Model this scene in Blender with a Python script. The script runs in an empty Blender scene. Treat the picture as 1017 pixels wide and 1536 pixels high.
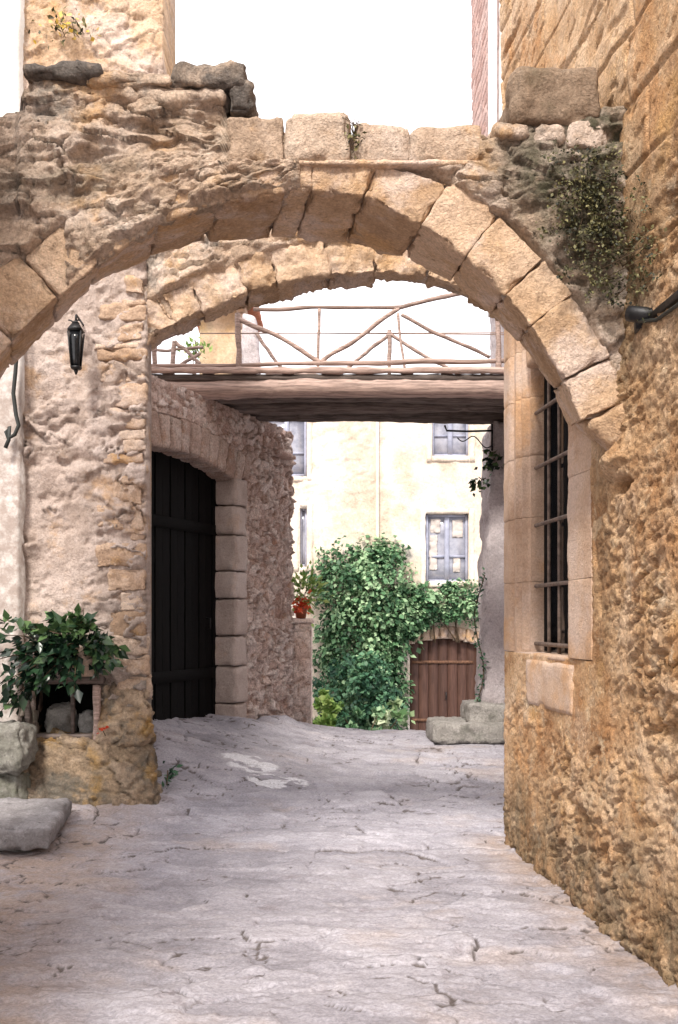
import bpy, math, random
import numpy as np
from mathutils import Vector, Matrix
R = math.radians
scn = bpy.context.scene
COL = scn.collection
rng = np.random.default_rng(7)

# ------------------------------------------------------------------ numpy noise
def _h(ix, iy, iz, seed):
    a = ix.astype(np.int64).astype(np.uint32); b = iy.astype(np.int64).astype(np.uint32); c = iz.astype(np.int64).astype(np.uint32)
    n = a*np.uint32(374761393) + b*np.uint32(668265263) + c*np.uint32(2147483647 - 1013) + np.uint32((seed*974634777) & 0xffffffff)
    n = (n ^ (n >> np.uint32(13)))*np.uint32(1274126177)
    n = (n ^ (n >> np.uint32(15)))*np.uint32(2246822519)
    n = n ^ (n >> np.uint32(16))
    return n.astype(np.float64)/4294967295.0
def vnoise(x, y, z=None, seed=0):
    x = np.asarray(x, float); y = np.asarray(y, float)
    z = np.zeros_like(x) if z is None else np.asarray(z, float)
    xi, yi, zi = np.floor(x), np.floor(y), np.floor(z)
    fx, fy, fz = x-xi, y-yi, z-zi
    fx = fx*fx*fx*(fx*(fx*6-15)+10); fy = fy*fy*fy*(fy*(fy*6-15)+10); fz = fz*fz*fz*(fz*(fz*6-15)+10)
    r = 0
    for dz in (0, 1):
        wz = fz if dz else 1-fz
        for dy in (0, 1):
            wy = fy if dy else 1-fy
            for dx in (0, 1):
                wx = fx if dx else 1-fx
                r = r + wx*wy*wz*_h(xi+dx, yi+dy, zi+dz, seed)
    return r*2-1
def fbm(x, y, z=None, seed=0, oct=4, gain=.5):
    s, a, f, t = 0, 1.0, 1.0, 0
    for o in range(oct):
        s = s + a*vnoise(x*f+o*13.7, y*f-o*7.1, None if z is None else z*f+o*3.3, seed+o*17)
        t += a; a *= gain; f *= 2.03
    return s/t*1.6
def worley(x, y, seed=0, jit=.9, full=False):
    xi, yi = np.floor(x), np.floor(y)
    f1 = np.full(x.shape, 9.0); f2 = np.full(x.shape, 9.0); idd = np.zeros(x.shape); ex = np.zeros(x.shape); ey = np.zeros(x.shape)
    zz = np.zeros_like(x)
    for dy in (-1, 0, 1):
        for dx in (-1, 0, 1):
            cx, cy = xi+dx, yi+dy
            px = cx + .5 + jit*(_h(cx, cy, zz, seed)-.5); py = cy + .5 + jit*(_h(cx, cy, zz+1, seed)-.5)
            d = np.hypot(px-x, py-y)
            near = d < f1
            f2 = np.where(near, f1, np.minimum(f2, d)); idd = np.where(near, _h(cx, cy, zz+2, seed), idd); ex = np.where(near, (x-px)*(_h(cx, cy, zz+3, seed)*2-1), ex); ey = np.where(near, (y-py)*(_h(cx, cy, zz+4, seed)*2-1), ey); f1 = np.where(near, d, f1)
    if full: return f1, f2, idd, ex+ey
    return f1, f2, idd
def sst(a, b, x):
    t = np.clip((x-a)/(b-a), 0, 1); return t*t*(3-2*t)
def rubble(u, v, sx, sy, seed, warp=.35, gap=.14):
    """stone mask (0 in the joint, 1 on the stone), per-stone random"""
    wu = u/sx + warp*fbm(u/sx*1.1, v/sy*1.1, None, seed+3, 3); wv = v/sy + warp*fbm(u/sx*1.1+40, v/sy*1.1, None, seed+5, 3)
    f1, f2, i, tl = worley(wu, wv, seed, .9, True)
    cr = 1-np.abs(fbm(u/sx*1.6, v/sy*1.6, None, seed+7, 3))               # fracture creases across a stone
    return sst(.02, .03+gap*.55, f2-f1), i, tl*2.2 - .5*sst(.86, 1, cr)
def coursed(u, v, rh, w, seed, gap=.012, wob=.02):
    v = v + wob*fbm(u*1.5, v*1.5, None, seed+9, 2); u = u + wob*fbm(u*2+7, v*2, None, seed+11, 2)
    row = np.floor(v/rh); zz = np.zeros_like(u)
    off = _h(row, zz, zz, seed)*w*3
    c = np.floor((u+off)/w)
    jl = (c + .5*(_h(c, row, zz, seed+1)-.5))*w - off; jr = (c+1 + .5*(_h(c+1, row, zz, seed+1)-.5))*w - off
    left = u < jl; right = u > jr
    cc = np.where(left, c-1, np.where(right, c+1, c))
    du = np.minimum(np.abs(u-jl), np.abs(u-jr)); dv = np.minimum(v-row*rh, (row+1)*rh-v)
    e = np.minimum(du, dv)
    return sst(0, gap, e-.003), _h(cc, row, zz+5, seed), e

# ------------------------------------------------------------------ mesh building
ATT = ('tone', 'mortar', 'stain', 'crack')
class G:
    def __init__(s): s.V = []; s.Q = []; s.A = {k: [] for k in ATT}; s.n = 0
    def add(s, V, Q, **at):
        V = np.asarray(V, float); Q = np.asarray(Q, np.int64)
        s.V.append(V); s.Q.append(Q + s.n); s.n += len(V)
        for k in ATT:
            a = at.get(k, .5 if k == 'tone' else 0.0)
            s.A[k].append(np.broadcast_to(np.asarray(a, float), (len(V),)))
        return s
    def build(s, name, mat, parent=None, smooth=True, sharp=None):
        V = np.concatenate(s.V); Q = np.concatenate(s.Q)
        me = bpy.data.meshes.new(name)
        me.vertices.add(len(V)); me.vertices.foreach_set('co', V.astype(np.float32).ravel())
        me.loops.add(Q.size); me.loops.foreach_set('vertex_index', Q.astype(np.int32).ravel())
        me.polygons.add(len(Q)); me.polygons.foreach_set('loop_start', (np.arange(len(Q))*4).astype(np.int32))
        me.update(calc_edges=True); me.validate()
        for k in ATT:
            me.attributes.new(k, 'FLOAT', 'POINT').data.foreach_set('value', np.concatenate(s.A[k]).astype(np.float32))
        me.polygons.foreach_set('use_smooth', np.full(len(me.polygons), smooth))
        if smooth and sharp: me.set_sharp_from_angle(angle=R(sharp))
        me.materials.append(mat)
        o = bpy.data.objects.new(name, me); COL.objects.link(o)
        if parent is not None: attach(o, parent)
        return o
def wloc(o):
    v = o.location.copy()
    while o.parent is not None:
        o = o.parent; v = v + o.location if o.type == 'EMPTY' else v
    return v
def attach(o, parent):
    o.parent = parent
    root = parent
    while root.parent is not None: root = root.parent
    if parent is root: o.matrix_parent_inverse = Matrix.Translation(-root.location)
def thing(name, label, cat, loc=(0, 0, 0), group=None):
    o = bpy.data.objects.new(name, None); COL.objects.link(o); o.location = loc; o.empty_display_size = .2
    return tag(o, label, cat, group)
def tag(o, label, cat, group=None):
    o['label'] = label; o['category'] = cat
    if group: o['group'] = group
    return o
def gquads(n, m):
    i = np.arange(n-1)[:, None]*m + np.arange(m-1)[None, :]
    return np.stack([i, i+m, i+m+1, i+1], -1).reshape(-1, 4)
def normals(V, Q):
    N = np.zeros_like(V)
    fn = np.cross(V[Q[:, 2]]-V[Q[:, 0]], V[Q[:, 3]]-V[Q[:, 1]])
    for k in range(4): np.add.at(N, Q[:, k], fn)
    return N/np.maximum(np.linalg.norm(N, axis=1, keepdims=True), 1e-12)
def solid(Vf, Vb, Q):
    """closed shell from a front sheet, a back sheet and their shared quads"""
    n = len(Vf)
    used = np.unique(Q); remap = np.full(n, -1); remap[used] = np.arange(len(used))
    Q = remap[Q]; Vf, Vb = Vf[used], Vb[used]; n = len(used)
    E = np.concatenate([Q[:, [0, 1]], Q[:, [1, 2]], Q[:, [2, 3]], Q[:, [3, 0]]])
    key = np.sort(E, 1); key = key[:, 0]*n + key[:, 1]
    _, inv, cnt = np.unique(key, return_inverse=True, return_counts=True)
    B = E[cnt[inv] == 1]
    side = np.stack([B[:, 1], B[:, 0], B[:, 0]+n, B[:, 1]+n], -1)
    return np.concatenate([Vf, Vb]), np.concatenate([Q, Q[:, ::-1]+n, side]), used
def ucube(nx, ny, nz):
    n = (nx, ny, nz); Vs, Qs, off = [], [], 0
    for ax in range(3):
        a, b = (ax+1) % 3, (ax+2) % 3
        for s in (-1, 1):
            p, q = np.meshgrid(np.linspace(-1, 1, n[a]+1), np.linspace(-1, 1, n[b]+1), indexing='ij')
            V = np.zeros((p.size, 3)); V[:, ax] = s; V[:, a] = p.ravel(); V[:, b] = q.ravel()
            Q = gquads(n[a]+1, n[b]+1)
            if s < 0: Q = Q[:, ::-1]
            Vs.append(V); Qs.append(Q+off); off += len(V)
    V = np.concatenate(Vs); Q = np.concatenate(Qs)
    _, idx, inv = np.unique(np.round(V*1e5).astype(np.int64), axis=0, return_index=True, return_inverse=True)
    return V[idx], inv.reshape(-1)[Q]
def block(g, C, res=.03, r=.015, amp=.006, ns=9, seed=0, tone=None, stain=0, mortar=0, chip=0, rub=0):
    """rounded, roughened hexahedron. C: 8 corners (a0b0c0,a1b0c0,a1b1c0,a0b1c0, then c1)."""
    C = np.asarray(C, float)
    L = [np.linalg.norm(C[1]-C[0]+C[6]-C[7])/2, np.linalg.norm(C[3]-C[0]+C[6]-C[5])/2, np.linalg.norm(C[4]-C[0]+C[6]-C[2])/2]
    nn = [int(min(max(2, round(l/res)), 60)) for l in L]
    U, Q = ucube(*nn)
    # crowd the outer rows onto the rounding
    h = np.array(L)/2; rr = min(r, h.min()*.9)
    P = U*h; q = np.clip(P, -(h-rr), h-rr); d = P-q; dl = np.linalg.norm(d, axis=1, keepdims=True)
    P = q + rr*d/np.maximum(dl, 1e-9)
    t = (P/h+1)/2
    a, b, c = t[:, :1], t[:, 1:2], t[:, 2:3]
    V = ((1-a)*(1-b)*(1-c)*C[0] + a*(1-b)*(1-c)*C[1] + a*b*(1-c)*C[2] + (1-a)*b*(1-c)*C[3]
         + (1-a)*(1-b)*c*C[4] + a*(1-b)*c*C[5] + a*b*c*C[6] + (1-a)*b*c*C[7])
    N = normals(V, Q)
    if np.einsum('ij,ij->i', N, V-V.mean(0)).mean() < 0: Q = Q[:, ::-1]; N = -N
    n = fbm(V[:, 0]*ns, V[:, 1]*ns, V[:, 2]*ns, seed, 4)
    if chip:
        k = fbm(V[:, 0]*4+9, V[:, 1]*4, V[:, 2]*4, seed+5, 3); n = n - chip*sst(.2, .7, k)
    n = n + .35*fbm(V[:, 0]*ns*4, V[:, 1]*ns*4, V[:, 2]*ns*4, seed+9, 3)
    dd_ = np.sort(h-np.abs(U*h), axis=1)[:, 1]
    ck = sst(.05, .0, dd_)*sst(.0, .45, fbm(V[:, 0]*11+5, V[:, 1]*11, V[:, 2]*11, seed+3, 3))
    V = V + N*(amp*n - min(.02, h.min()*.4)*ck*(1 if amp >= .005 else 0))[:, None]
    if rub:
        m_, i_, e_ = rubble(V[:, 0]+V[:, 1]*.8+seed, V[:, 2]+.2*V[:, 1], .24, .16, seed, .5, .25); V = V + N*(rub*(m_*(.4+i_+.7*e_)-.5))[:, None]; tone = .15+.7*i_; mortar = (1-m_)*.6
    if tone is None: tone = (seed*0.37) % 1
    g.add(V, Q, tone=tone, stain=stain, mortar=mortar)
def bx(g, x0, x1, y0, y1, z0, z1, **k):
    block(g, [(x0, y0, z0), (x1, y0, z0), (x1, y1, z0), (x0, y1, z0), (x0, y0, z1), (x1, y0, z1), (x1, y1, z1), (x0, y1, z1)], **k)
def obox(g, O, U, N, u0, u1, n0, n1, z0, z1, **k):
    """box in a wall's own axes: u along the wall, n outward"""
    p = lambda u, n, z: (O[0]+U[0]*u+N[0]*n, O[1]+U[1]*u+N[1]*n, z)
    block(g, [p(u0, n0, z0), p(u1, n0, z0), p(u1, n1, z0), p(u0, n1, z0), p(u0, n0, z1), p(u1, n0, z1), p(u1, n1, z1), p(u0, n1, z1)], **k)
def tube(g, P, rad, n=8, tone=.5, rough=0, seed=0):
    P = np.asarray(P, float); m = len(P); rad = np.broadcast_to(np.asarray(rad, float), (m,))
    T = np.gradient(P, axis=0); T /= np.maximum(np.linalg.norm(T, axis=1, keepdims=True), 1e-9)
    ref = np.array([0, 0, 1.0]) if abs(T[0, 2]) < .9 else np.array([1.0, 0, 0])
    rings = []
    s = np.cross(T[0], ref); s /= np.linalg.norm(s)
    for i in range(m):
        s = s - T[i]*np.dot(s, T[i]); s /= max(np.linalg.norm(s), 1e-9); w = np.cross(T[i], s)
        a = np.arange(n)*2*math.pi/n
        rings.append(P[i] + rad[i]*(np.cos(a)[:, None]*s + np.sin(a)[:, None]*w))
    rings = [P[0] + (rings[0]-P[0])*.02] + rings + [P[-1] + (rings[-1]-P[-1])*.02]
    V = np.concatenate(rings); M = len(rings)
    Q = []
    for i in range(M-1):
        for j in range(n): Q.append((i*n+j, i*n+(j+1) % n, (i+1)*n+(j+1) % n, (i+1)*n+j))
    if rough:
        c = np.repeat(np.concatenate([P[:1], P, P[-1:]]), n, 0)
        V = c + (V-c)*(1+rough*fbm(V[:, 0]*7, V[:, 1]*7, V[:, 2]*7, seed, 3))[:, None]
    g.add(V, Q, tone=tone)
def pole(g, a, b, r, n=8, seg=8, bend=.0, rough=.12, seed=0, tone=.5):
    a = np.array(a, float); b = np.array(b, float); t = np.linspace(0, 1, seg+1)[:, None]
    P = a+(b-a)*t
    if bend:
        P = P + bend*np.stack([fbm(t[:, 0]*2+seed, t[:, 0]*0, None, seed, 2), 0*t[:, 0], fbm(t[:, 0]*2, t[:, 0]*0+5, None, seed, 2)], -1)*np.sin(t*math.pi)
    tube(g, P, r, n, tone, rough, seed)
def lathe(g, c, prof, n=20, tone=.5):
    V = []; Q = []
    for (r, z) in prof:
        for j in range(n): V.append((c[0]+r*math.cos(2*math.pi*j/n), c[1]+r*math.sin(2*math.pi*j/n), c[2]+z))
    for i in range(len(prof)-1):
        for j in range(n): Q.append((i*n+j, i*n+(j+1) % n, (i+1)*n+(j+1) % n, (i+1)*n+j))
    g.add(V, Q, tone=tone)
def leaves(g, P, D, size, seed=0, wid=.55, tone=None, spread=.6, fold=.12, nrm=None):
    """folded pointed leaves: P bases, D tip directions"""
    r = np.random.default_rng(seed); n = len(P); P = np.asarray(P, float)
    D = np.asarray(D, float) + r.normal(0, spread, (n, 3)); D /= np.linalg.norm(D, axis=1, keepdims=True)
    S = np.cross(D, r.normal(0, .6, (n, 3)) + np.array([0, -.6, .8]) if nrm is None else nrm + r.normal(0, .28, (n, 3))); S /= np.maximum(np.linalg.norm(S, axis=1, keepdims=True), 1e-9)
    W = np.cross(S, D)
    L = np.asarray(size)*r.uniform(.65, 1.3, n); L = L[:, None]
    B = P; T = P+D*L - W*L*.12; M = P+D*L*.5 - W*L*fold
    Rr = P+D*L*.42 + S*L*wid*.5; Ll = P+D*L*.42 - S*L*wid*.5
    V = np.stack([B, Rr, T, M, Ll], 1).reshape(-1, 3)
    i = np.arange(n)[:, None]*5
    Q = np.concatenate([i+np.array([0, 1, 2, 3]), i+np.array([0, 3, 2, 4])])
    t = r.uniform(0, 1, n) if tone is None else np.clip(tone + r.normal(0, .18, n), 0, 1)
    g.add(V, Q, tone=np.repeat(t, 5))

# ------------------------------------------------------------------ materials
def newmat(name):
    m = bpy.data.materials.new(name); m.use_nodes = True
    nt = m.node_tree; nt.nodes.clear()
    o = nt.nodes.new('ShaderNodeOutputMaterial'); p = nt.nodes.new('ShaderNodeBsdfPrincipled')
    nt.links.new(p.outputs[0], o.inputs[0])
    return m, nt, p
def nn(nt, t, **k):
    n = nt.nodes.new(t)
    for a, v in k.items(): setattr(n, a, v)
    return n
def noise(nt, vec, scale, detail=6, rough=.6, off=0.0, stretch=None):
    mp = nn(nt, 'ShaderNodeMapping'); nt.links.new(vec, mp.inputs[0]); mp.inputs['Location'].default_value = (off, off*1.7, off*.6)
    if stretch: mp.inputs['Scale'].default_value = stretch
    n = nn(nt, 'ShaderNodeTexNoise'); nt.links.new(mp.outputs[0], n.inputs['Vector'])
    n.inputs['Scale'].default_value = scale; n.inputs['Detail'].default_value = detail; n.inputs['Roughness'].default_value = rough
    return n.outputs[0]
def mrange(nt, x, a, b, c=0, d=1, smooth=True):
    m = nn(nt, 'ShaderNodeMapRange'); m.interpolation_type = 'SMOOTHSTEP' if smooth else 'LINEAR'
    nt.links.new(x, m.inputs[0])
    for i, v in enumerate((a, b, c, d)): m.inputs[i+1].default_value = v
    return m.outputs[0]
def math_(nt, op, a, b):
    m = nn(nt, 'ShaderNodeMath', operation=op)
    for i, v in enumerate((a, b)):
        if isinstance(v, (int, float)): m.inputs[i].default_value = v
        else: nt.links.new(v, m.inputs[i])
    return m.outputs[0]
def mix(nt, f, a, b, mode='MIX'):
    m = nn(nt, 'ShaderNodeMix', data_type='RGBA', blend_type=mode)
    for i, v in ((0, f), (6, a), (7, b)):
        if isinstance(v, (int, float)): m.inputs[i].default_value = v
        elif isinstance(v, tuple): m.inputs[i].default_value = (*v, 1)
        else: nt.links.new(v, m.inputs[i])
    return m.outputs[2]
def ramp(nt, f, cols):
    r = nn(nt, 'ShaderNodeValToRGB'); nt.links.new(f, r.inputs[0]); e = r.color_ramp.elements
    while len(e) < len(cols): e.new(.5)
    for i, c in enumerate(cols): e[i].position = i/(len(cols)-1)*.7+.15; e[i].color = (*c, 1)
    return r.outputs[0]
def attr(nt, name):
    return nn(nt, 'ShaderNodeAttribute', attribute_name=name).outputs['Fac']
def stone(name, cols, mortar, stain=(.08, .09, .04), patches=(), grain=.35, bump=.5, bs=30, rough=.9, tw=.5, nscale=2.2, stretch=None, spec=.2, bd=.03, speck=.6):
    m, nt, p = newmat(name)
    vec = nn(nt, 'ShaderNodeTexCoord').outputs['Object']
    big = mrange(nt, noise(nt, vec, nscale, 8, .68, 1.0, stretch), .32, .68, 0, 1, False)
    f = math_(nt, 'ADD', math_(nt, 'MULTIPLY', attr(nt, 'tone'), tw), math_(nt, 'MULTIPLY', big, 1-tw))
    c = ramp(nt, f, cols)
    c = mix(nt, mrange(nt, attr(nt, 'mortar'), .1, .9), c, mortar)
    for i, (pc, sc, lo, hi, am) in enumerate(patches):
        c = mix(nt, mrange(nt, noise(nt, vec, sc, 7, .65, 11.0+7*i, stretch), lo, hi, 0, am), c, pc)
    c = mix(nt, mrange(nt, noise(nt, vec, bs*.55, 6, .75, 41.0, stretch), .57, .70, 0, speck), c, tuple(x*.42 for x in cols[0]))
    c = mix(nt, mrange(nt, noise(nt, vec, bs*.35, 6, .7, 47.0, stretch), .55, .68, 0, speck*.7), c, tuple(min(.8, x*1.2) for x in cols[2]))
    st = math_(nt, 'MULTIPLY', attr(nt, 'stain'), mrange(nt, noise(nt, vec, 9, 6, .7, 5.0), .3, .6, .25, 1))
    c = mix(nt, st, c, stain)
    g1 = mrange(nt, noise(nt, vec, bs*2.2, 5, .7, 3.0, stretch), .25, .75, 1-grain, 1+grain*.8, False)
    c = mix(nt, 1.0, c, g1, 'MULTIPLY')
    nt.links.new(c, p.inputs['Base Color']); p.inputs['Roughness'].default_value = rough; p.inputs['Specular IOR Level'].default_value = spec
    b1 = math_(nt, 'ADD', noise(nt, vec, bs, 8, .68, 2.0, stretch), math_(nt, 'MULTIPLY', noise(nt, vec, bs*4, 4, .6, 8.0, stretch), .4))
    b = nn(nt, 'ShaderNodeBump'); b.inputs['Strength'].default_value = bump; b.inputs['Distance'].default_value = bd
    nt.links.new(b1, b.inputs['Height']); nt.links.new(b.outputs[0], p.inputs['Normal'])
    return m
def plain(name, col, rough=.6, metal=0, var=.25, scale=12, bump=.15, spec=.4, stretch=None, alt=None):
    m, nt, p = newmat(name); vec = nn(nt, 'ShaderNodeTexCoord').outputs['Object']
    n = noise(nt, vec, scale, 6, .65, 2.0, stretch)
    c = mix(nt, mrange(nt, n, .35, .65), col, alt if alt else tuple(x*(1-var) for x in col))
    t = mrange(nt, attr(nt, 'tone'), 0, 1, .7, 1.3, False)
    c = mix(nt, 1.0, c, t, 'MULTIPLY')
    nt.links.new(c, p.inputs['Base Color']); p.inputs['Roughness'].default_value = rough; p.inputs['Metallic'].default_value = metal
    p.inputs['Specular IOR Level'].default_value = spec
    b = nn(nt, 'ShaderNodeBump'); b.inputs['Strength'].default_value = bump; b.inputs['Distance'].default_value = .01
    nt.links.new(noise(nt, vec, scale*3, 6, .65, 4.0, stretch), b.inputs['Height']); nt.links.new(b.outputs[0], p.inputs['Normal'])
    return m
def leafmat(name, cols, rough=.45, trans=.25):
    m, nt, p = newmat(name)
    c = ramp(nt, attr(nt, 'tone'), cols)
    nt.links.new(c, p.inputs['Base Color']); p.inputs['Roughness'].default_value = rough; p.inputs['Specular IOR Level'].default_value = .4
    tr = nn(nt, 'ShaderNodeBsdfTranslucent'); nt.links.new(c, tr.inputs[0])
    mx = nn(nt, 'ShaderNodeMixShader'); mx.inputs[0].default_value = trans
    nt.links.new(p.outputs[0], mx.inputs[1]); nt.links.new(tr.outputs[0], mx.inputs[2])
    nt.links.new(mx.outputs[0], [n for n in nt.nodes if n.type == 'OUTPUT_MATERIAL'][0].inputs[0])
    return m

M = {}
M['orange'] = stone('orange_rubble', [(.36, .18, .08), (.60, .385, .215), (.72, .53, .36)], (.60, .42, .265), stain=(.11, .09, .055),
                    patches=[((.68, .50, .35), 1.1, .5, .66, .75), ((.54, .28, .12), 2.0, .5, .66, .75), ((.48, .42, .33), 1.7, .58, .70, .7), ((.62, .36, .13), 1.5, .56, .70, .6)], grain=.45, bump=1, bs=26, tw=.35, speck=.8)
M['arch'] = stone('honey_stone', [(.37, .235, .135), (.56, .39, .255), (.69, .52, .385)], (.46, .34, .25), stain=(.13, .10, .055),
                  patches=[((.66, .54, .47), 1.7, .48, .62, .8), ((.56, .34, .16), 1.6, .52, .66, .7), ((.25, .21, .17), 3.5, .60, .72, .65)], grain=.4, bump=.9, bs=24, tw=.5)
M['spandrel'] = stone('weathered_rubble', [(.30, .215, .15), (.50, .375, .28), (.64, .52, .42)], (.42, .32, .24), stain=(.085, .078, .05),
                      patches=[((.62, .52, .45), 1.5, .48, .62, .7), ((.25, .23, .205), 2.6, .53, .66, .75), ((.54, .32, .14), 1.8, .55, .68, .7)], grain=.5, bump=1, bs=22, tw=.5)
M['pink'] = stone('pink_plaster', [(.27, .205, .165), (.455, .37, .325), (.56, .475, .435)], (.47, .38, .335), stain=(.10, .095, .07),
                  patches=[((.46, .29, .16), 2.0, .53, .66, .75), ((.36, .32, .31), 1.6, .56, .68, .6), ((.60, .50, .44), 3.2, .54, .7, .6)], grain=.35, bump=.8, bs=26, tw=.45)
M['quoin'] = stone('quoin_stone', [(.36, .24, .16), (.53, .39, .29), (.62, .50, .41)], (.34, .25, .18), stain=(.12, .10, .06),
                   patches=[((.54, .33, .15), 3.0, .55, .68, .7), ((.58, .48, .43), 2.2, .5, .66, .7)], grain=.4, bump=.8, bs=24)
M['base'] = stone('ochre_base', [(.24, .175, .12), (.40, .295, .20), (.50, .39, .29)], (.30, .23, .165), stain=(.07, .065, .05),
                  patches=[((.13, .12, .105), 2.2, .48, .62, .85), ((.46, .27, .08), 1.8, .55, .68, .75)], grain=.45, bump=.9, bs=24)
M['rose'] = stone('rose_rubble', [(.42, .28, .23), (.64, .50, .44), (.76, .66, .61)], (.46, .33, .27), patches=[((.70, .61, .57), 2.2, .5, .66, .6), ((.54, .31, .20), 3.4, .56, .7, .55)], grain=.5, bump=.9, bs=22, tw=.6)
M['jamb'] = stone('jamb_stone', [(.40, .255, .165), (.54, .385, .28), (.64, .50, .40)], (.4, .3, .2), patches=[((.56, .33, .17), 2.4, .5, .66, .7), ((.62, .50, .43), 1.5, .5, .66, .6)], grain=.28, bump=.6, bs=34, speck=.3)
M['grey'] = stone('grey_stone', [(.20, .19, .175), (.30, .285, .265), (.42, .40, .38)], (.2, .19, .17), stain=(.07, .08, .04), patches=[((.14, .14, .12), 4, .55, .68, .7)], grain=.4, bump=.7, bs=26)
M['slab'] = stone('slab_stone', [(.16, .15, .15), (.26, .245, .25), (.35, .335, .345)], (.2, .19, .17), patches=[((.13, .125, .10), 3.0, .52, .68, .7)], grain=.35, bump=.7, bs=26)
M['lilac'] = stone('lilac_render', [(.38, .34, .345), (.49, .44, .45), (.56, .52, .53)], (.46, .41, .40), patches=[((.36, .29, .25), 2.5, .56, .7, .6)], grain=.35, bump=.6, bs=20)
M['dark'] = stone('lichened_slab', [(.06, .056, .054), (.15, .13, .115), (.34, .27, .21)], (.1, .09, .08), patches=[((.46, .36, .28), 4.5, .5, .64, .85)], grain=.55, bump=1, bs=20)
M['brown'] = stone('lichened_block', [(.17, .12, .085), (.26, .19, .135), (.36, .275, .20)], (.1, .08, .06), patches=[((.13, .105, .065), 3.5, .54, .70, .6)], grain=.5, bump=.9, bs=22)
M['jambgrey'] = stone('grey_pink_jamb', [(.34, .27, .235), (.47, .39, .35), (.56, .49, .455)], (.4, .33, .29), patches=[((.52, .36, .25), 2.0, .54, .7, .5)], grain=.25, bump=.5, bs=30, speck=.3)
M['cream'] = stone('cream_render', [(.56, .455, .36), (.70, .60, .49), (.78, .70, .61)], (.62, .50, .42), patches=[((.56, .40, .30), 1.0, .56, .70, .55), ((.50, .40, .37), 2.6, .58, .70, .6), ((.74, .70, .66), .8, .5, .66, .7)], grain=.22, bump=.6, bs=10, speck=.45)  # albedo raised to carry the washed-out glare of the far courtyard
M['yellow'] = stone('yellow_render', [(.48, .33, .20), (.60, .45, .31), (.68, .56, .44)], (.5, .4, .3), grain=.25, bump=.5, bs=14, patches=[((.62, .40, .17), 2.0, .5, .66, .7)], speck=.3)
M['white'] = stone('white_plaster', [(.50, .47, .44), (.62, .59, .56), (.70, .67, .65)], (.6, .6, .6), stain=(.34, .285, .255), patches=[((.5, .46, .42), 2, .6, .75, .6)], grain=.12, bump=.3, bs=14, speck=.3)
M['brick'] = stone('pink_brick', [(.36, .22, .19), (.47, .31, .27), (.56, .42, .38)], (.52, .42, .38), grain=.3, bump=.5, bs=20, tw=.7)
M['terracotta'] = plain('terracotta', (.42, .14, .07), .8, var=.35)
M['wood'] = plain('weathered_timber', (.50, .37, .32), .85, var=.55, scale=6, bump=.5, stretch=(.5, 8, 8))
M['dark_shaded_wood'] = plain('dark_and_shaded_timber', (.19, .155, .14), .9, var=.55, scale=6, bump=.6, stretch=(.6, 8, 8), spec=.15)  # dark niche wood; on the footbridge the underside shade is put into this colour
M['door'] = plain('brown_door_wood', (.05, .022, .015), .65, var=.6, scale=5, bump=.4, stretch=(9, 9, .6), alt=(.085, .04, .028))
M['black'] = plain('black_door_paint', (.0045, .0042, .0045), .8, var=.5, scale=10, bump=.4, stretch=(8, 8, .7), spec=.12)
M['blackhole'] = plain('shade_black_plaster', (.006, .0055, .005), .95, spec=.1)  # near-black colour stands in for the shade inside niche and passage
M['iron'] = plain('black_iron', (.018, .018, .02), .45, .3, var=.5, bump=.3)
M['rust'] = plain('rusty_iron', (.17, .085, .05), .75, .2, var=.6, scale=30, bump=.4)
M['bar'] = plain('painted_iron_bar', (.21, .155, .125), .6, .2, var=.5, scale=25)
M['bluegrey'] = plain('grey_blue_paint', (.34, .36, .46), .55, var=.2, bump=.1)
M['cable'] = plain('dark_rubber', (.02, .024, .022), .6)
M['soil'] = plain('potting_soil', (.04, .028, .02), 1)
M['bark'] = plain('brown_stem', (.11, .075, .045), .9)
M['glass'] = plain('dark_window_glass', (.012, .013, .015), .1, var=.3, scale=2, bump=.02, spec=.4)
M['paleglass'] = plain('pale_window_glass', (.42, .43, .50), .12, var=.45, scale=3.0, bump=.02, spec=.7, alt=(.22, .23, .29))  # washed-out glare of the far windows put into the pane colour
M['curtain'] = plain('white_curtain', (.66, .60, .56), .9, var=.15, scale=8)
M['ivy'] = leafmat('ivy_leaf', [(.03, .085, .04), (.13, .27, .13), (.40, .56, .33)], .5)  # leaf colour lightened in place of the distant glare
M['ivydark'] = leafmat('dark_bush_leaf', [(.016, .055, .034), (.05, .14, .075), (.12, .25, .14)], .5)
M['lime'] = leafmat('lime_leaf', [(.12, .22, .05), (.22, .34, .09), (.36, .46, .16)], .5)
M['pale'] = leafmat('pale_leaf', [(.10, .2, .08), (.35, .45, .25), (.6, .66, .48)], .5)
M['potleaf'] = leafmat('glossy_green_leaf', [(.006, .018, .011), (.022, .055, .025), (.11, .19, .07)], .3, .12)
M['moss'] = leafmat('wall_herb_leaf', [(.02, .022, .012), (.075, .075, .03), (.24, .22, .10)], .6, .15)
M['red'] = leafmat('red_petal', [(.5, .04, .015), (.7, .085, .03), (.8, .2, .08)], .5)
M['yellowpetal'] = leafmat('yellow_petal', [(.55, .38, .06), (.7, .5, .1), (.75, .6, .2)], .5)
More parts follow.
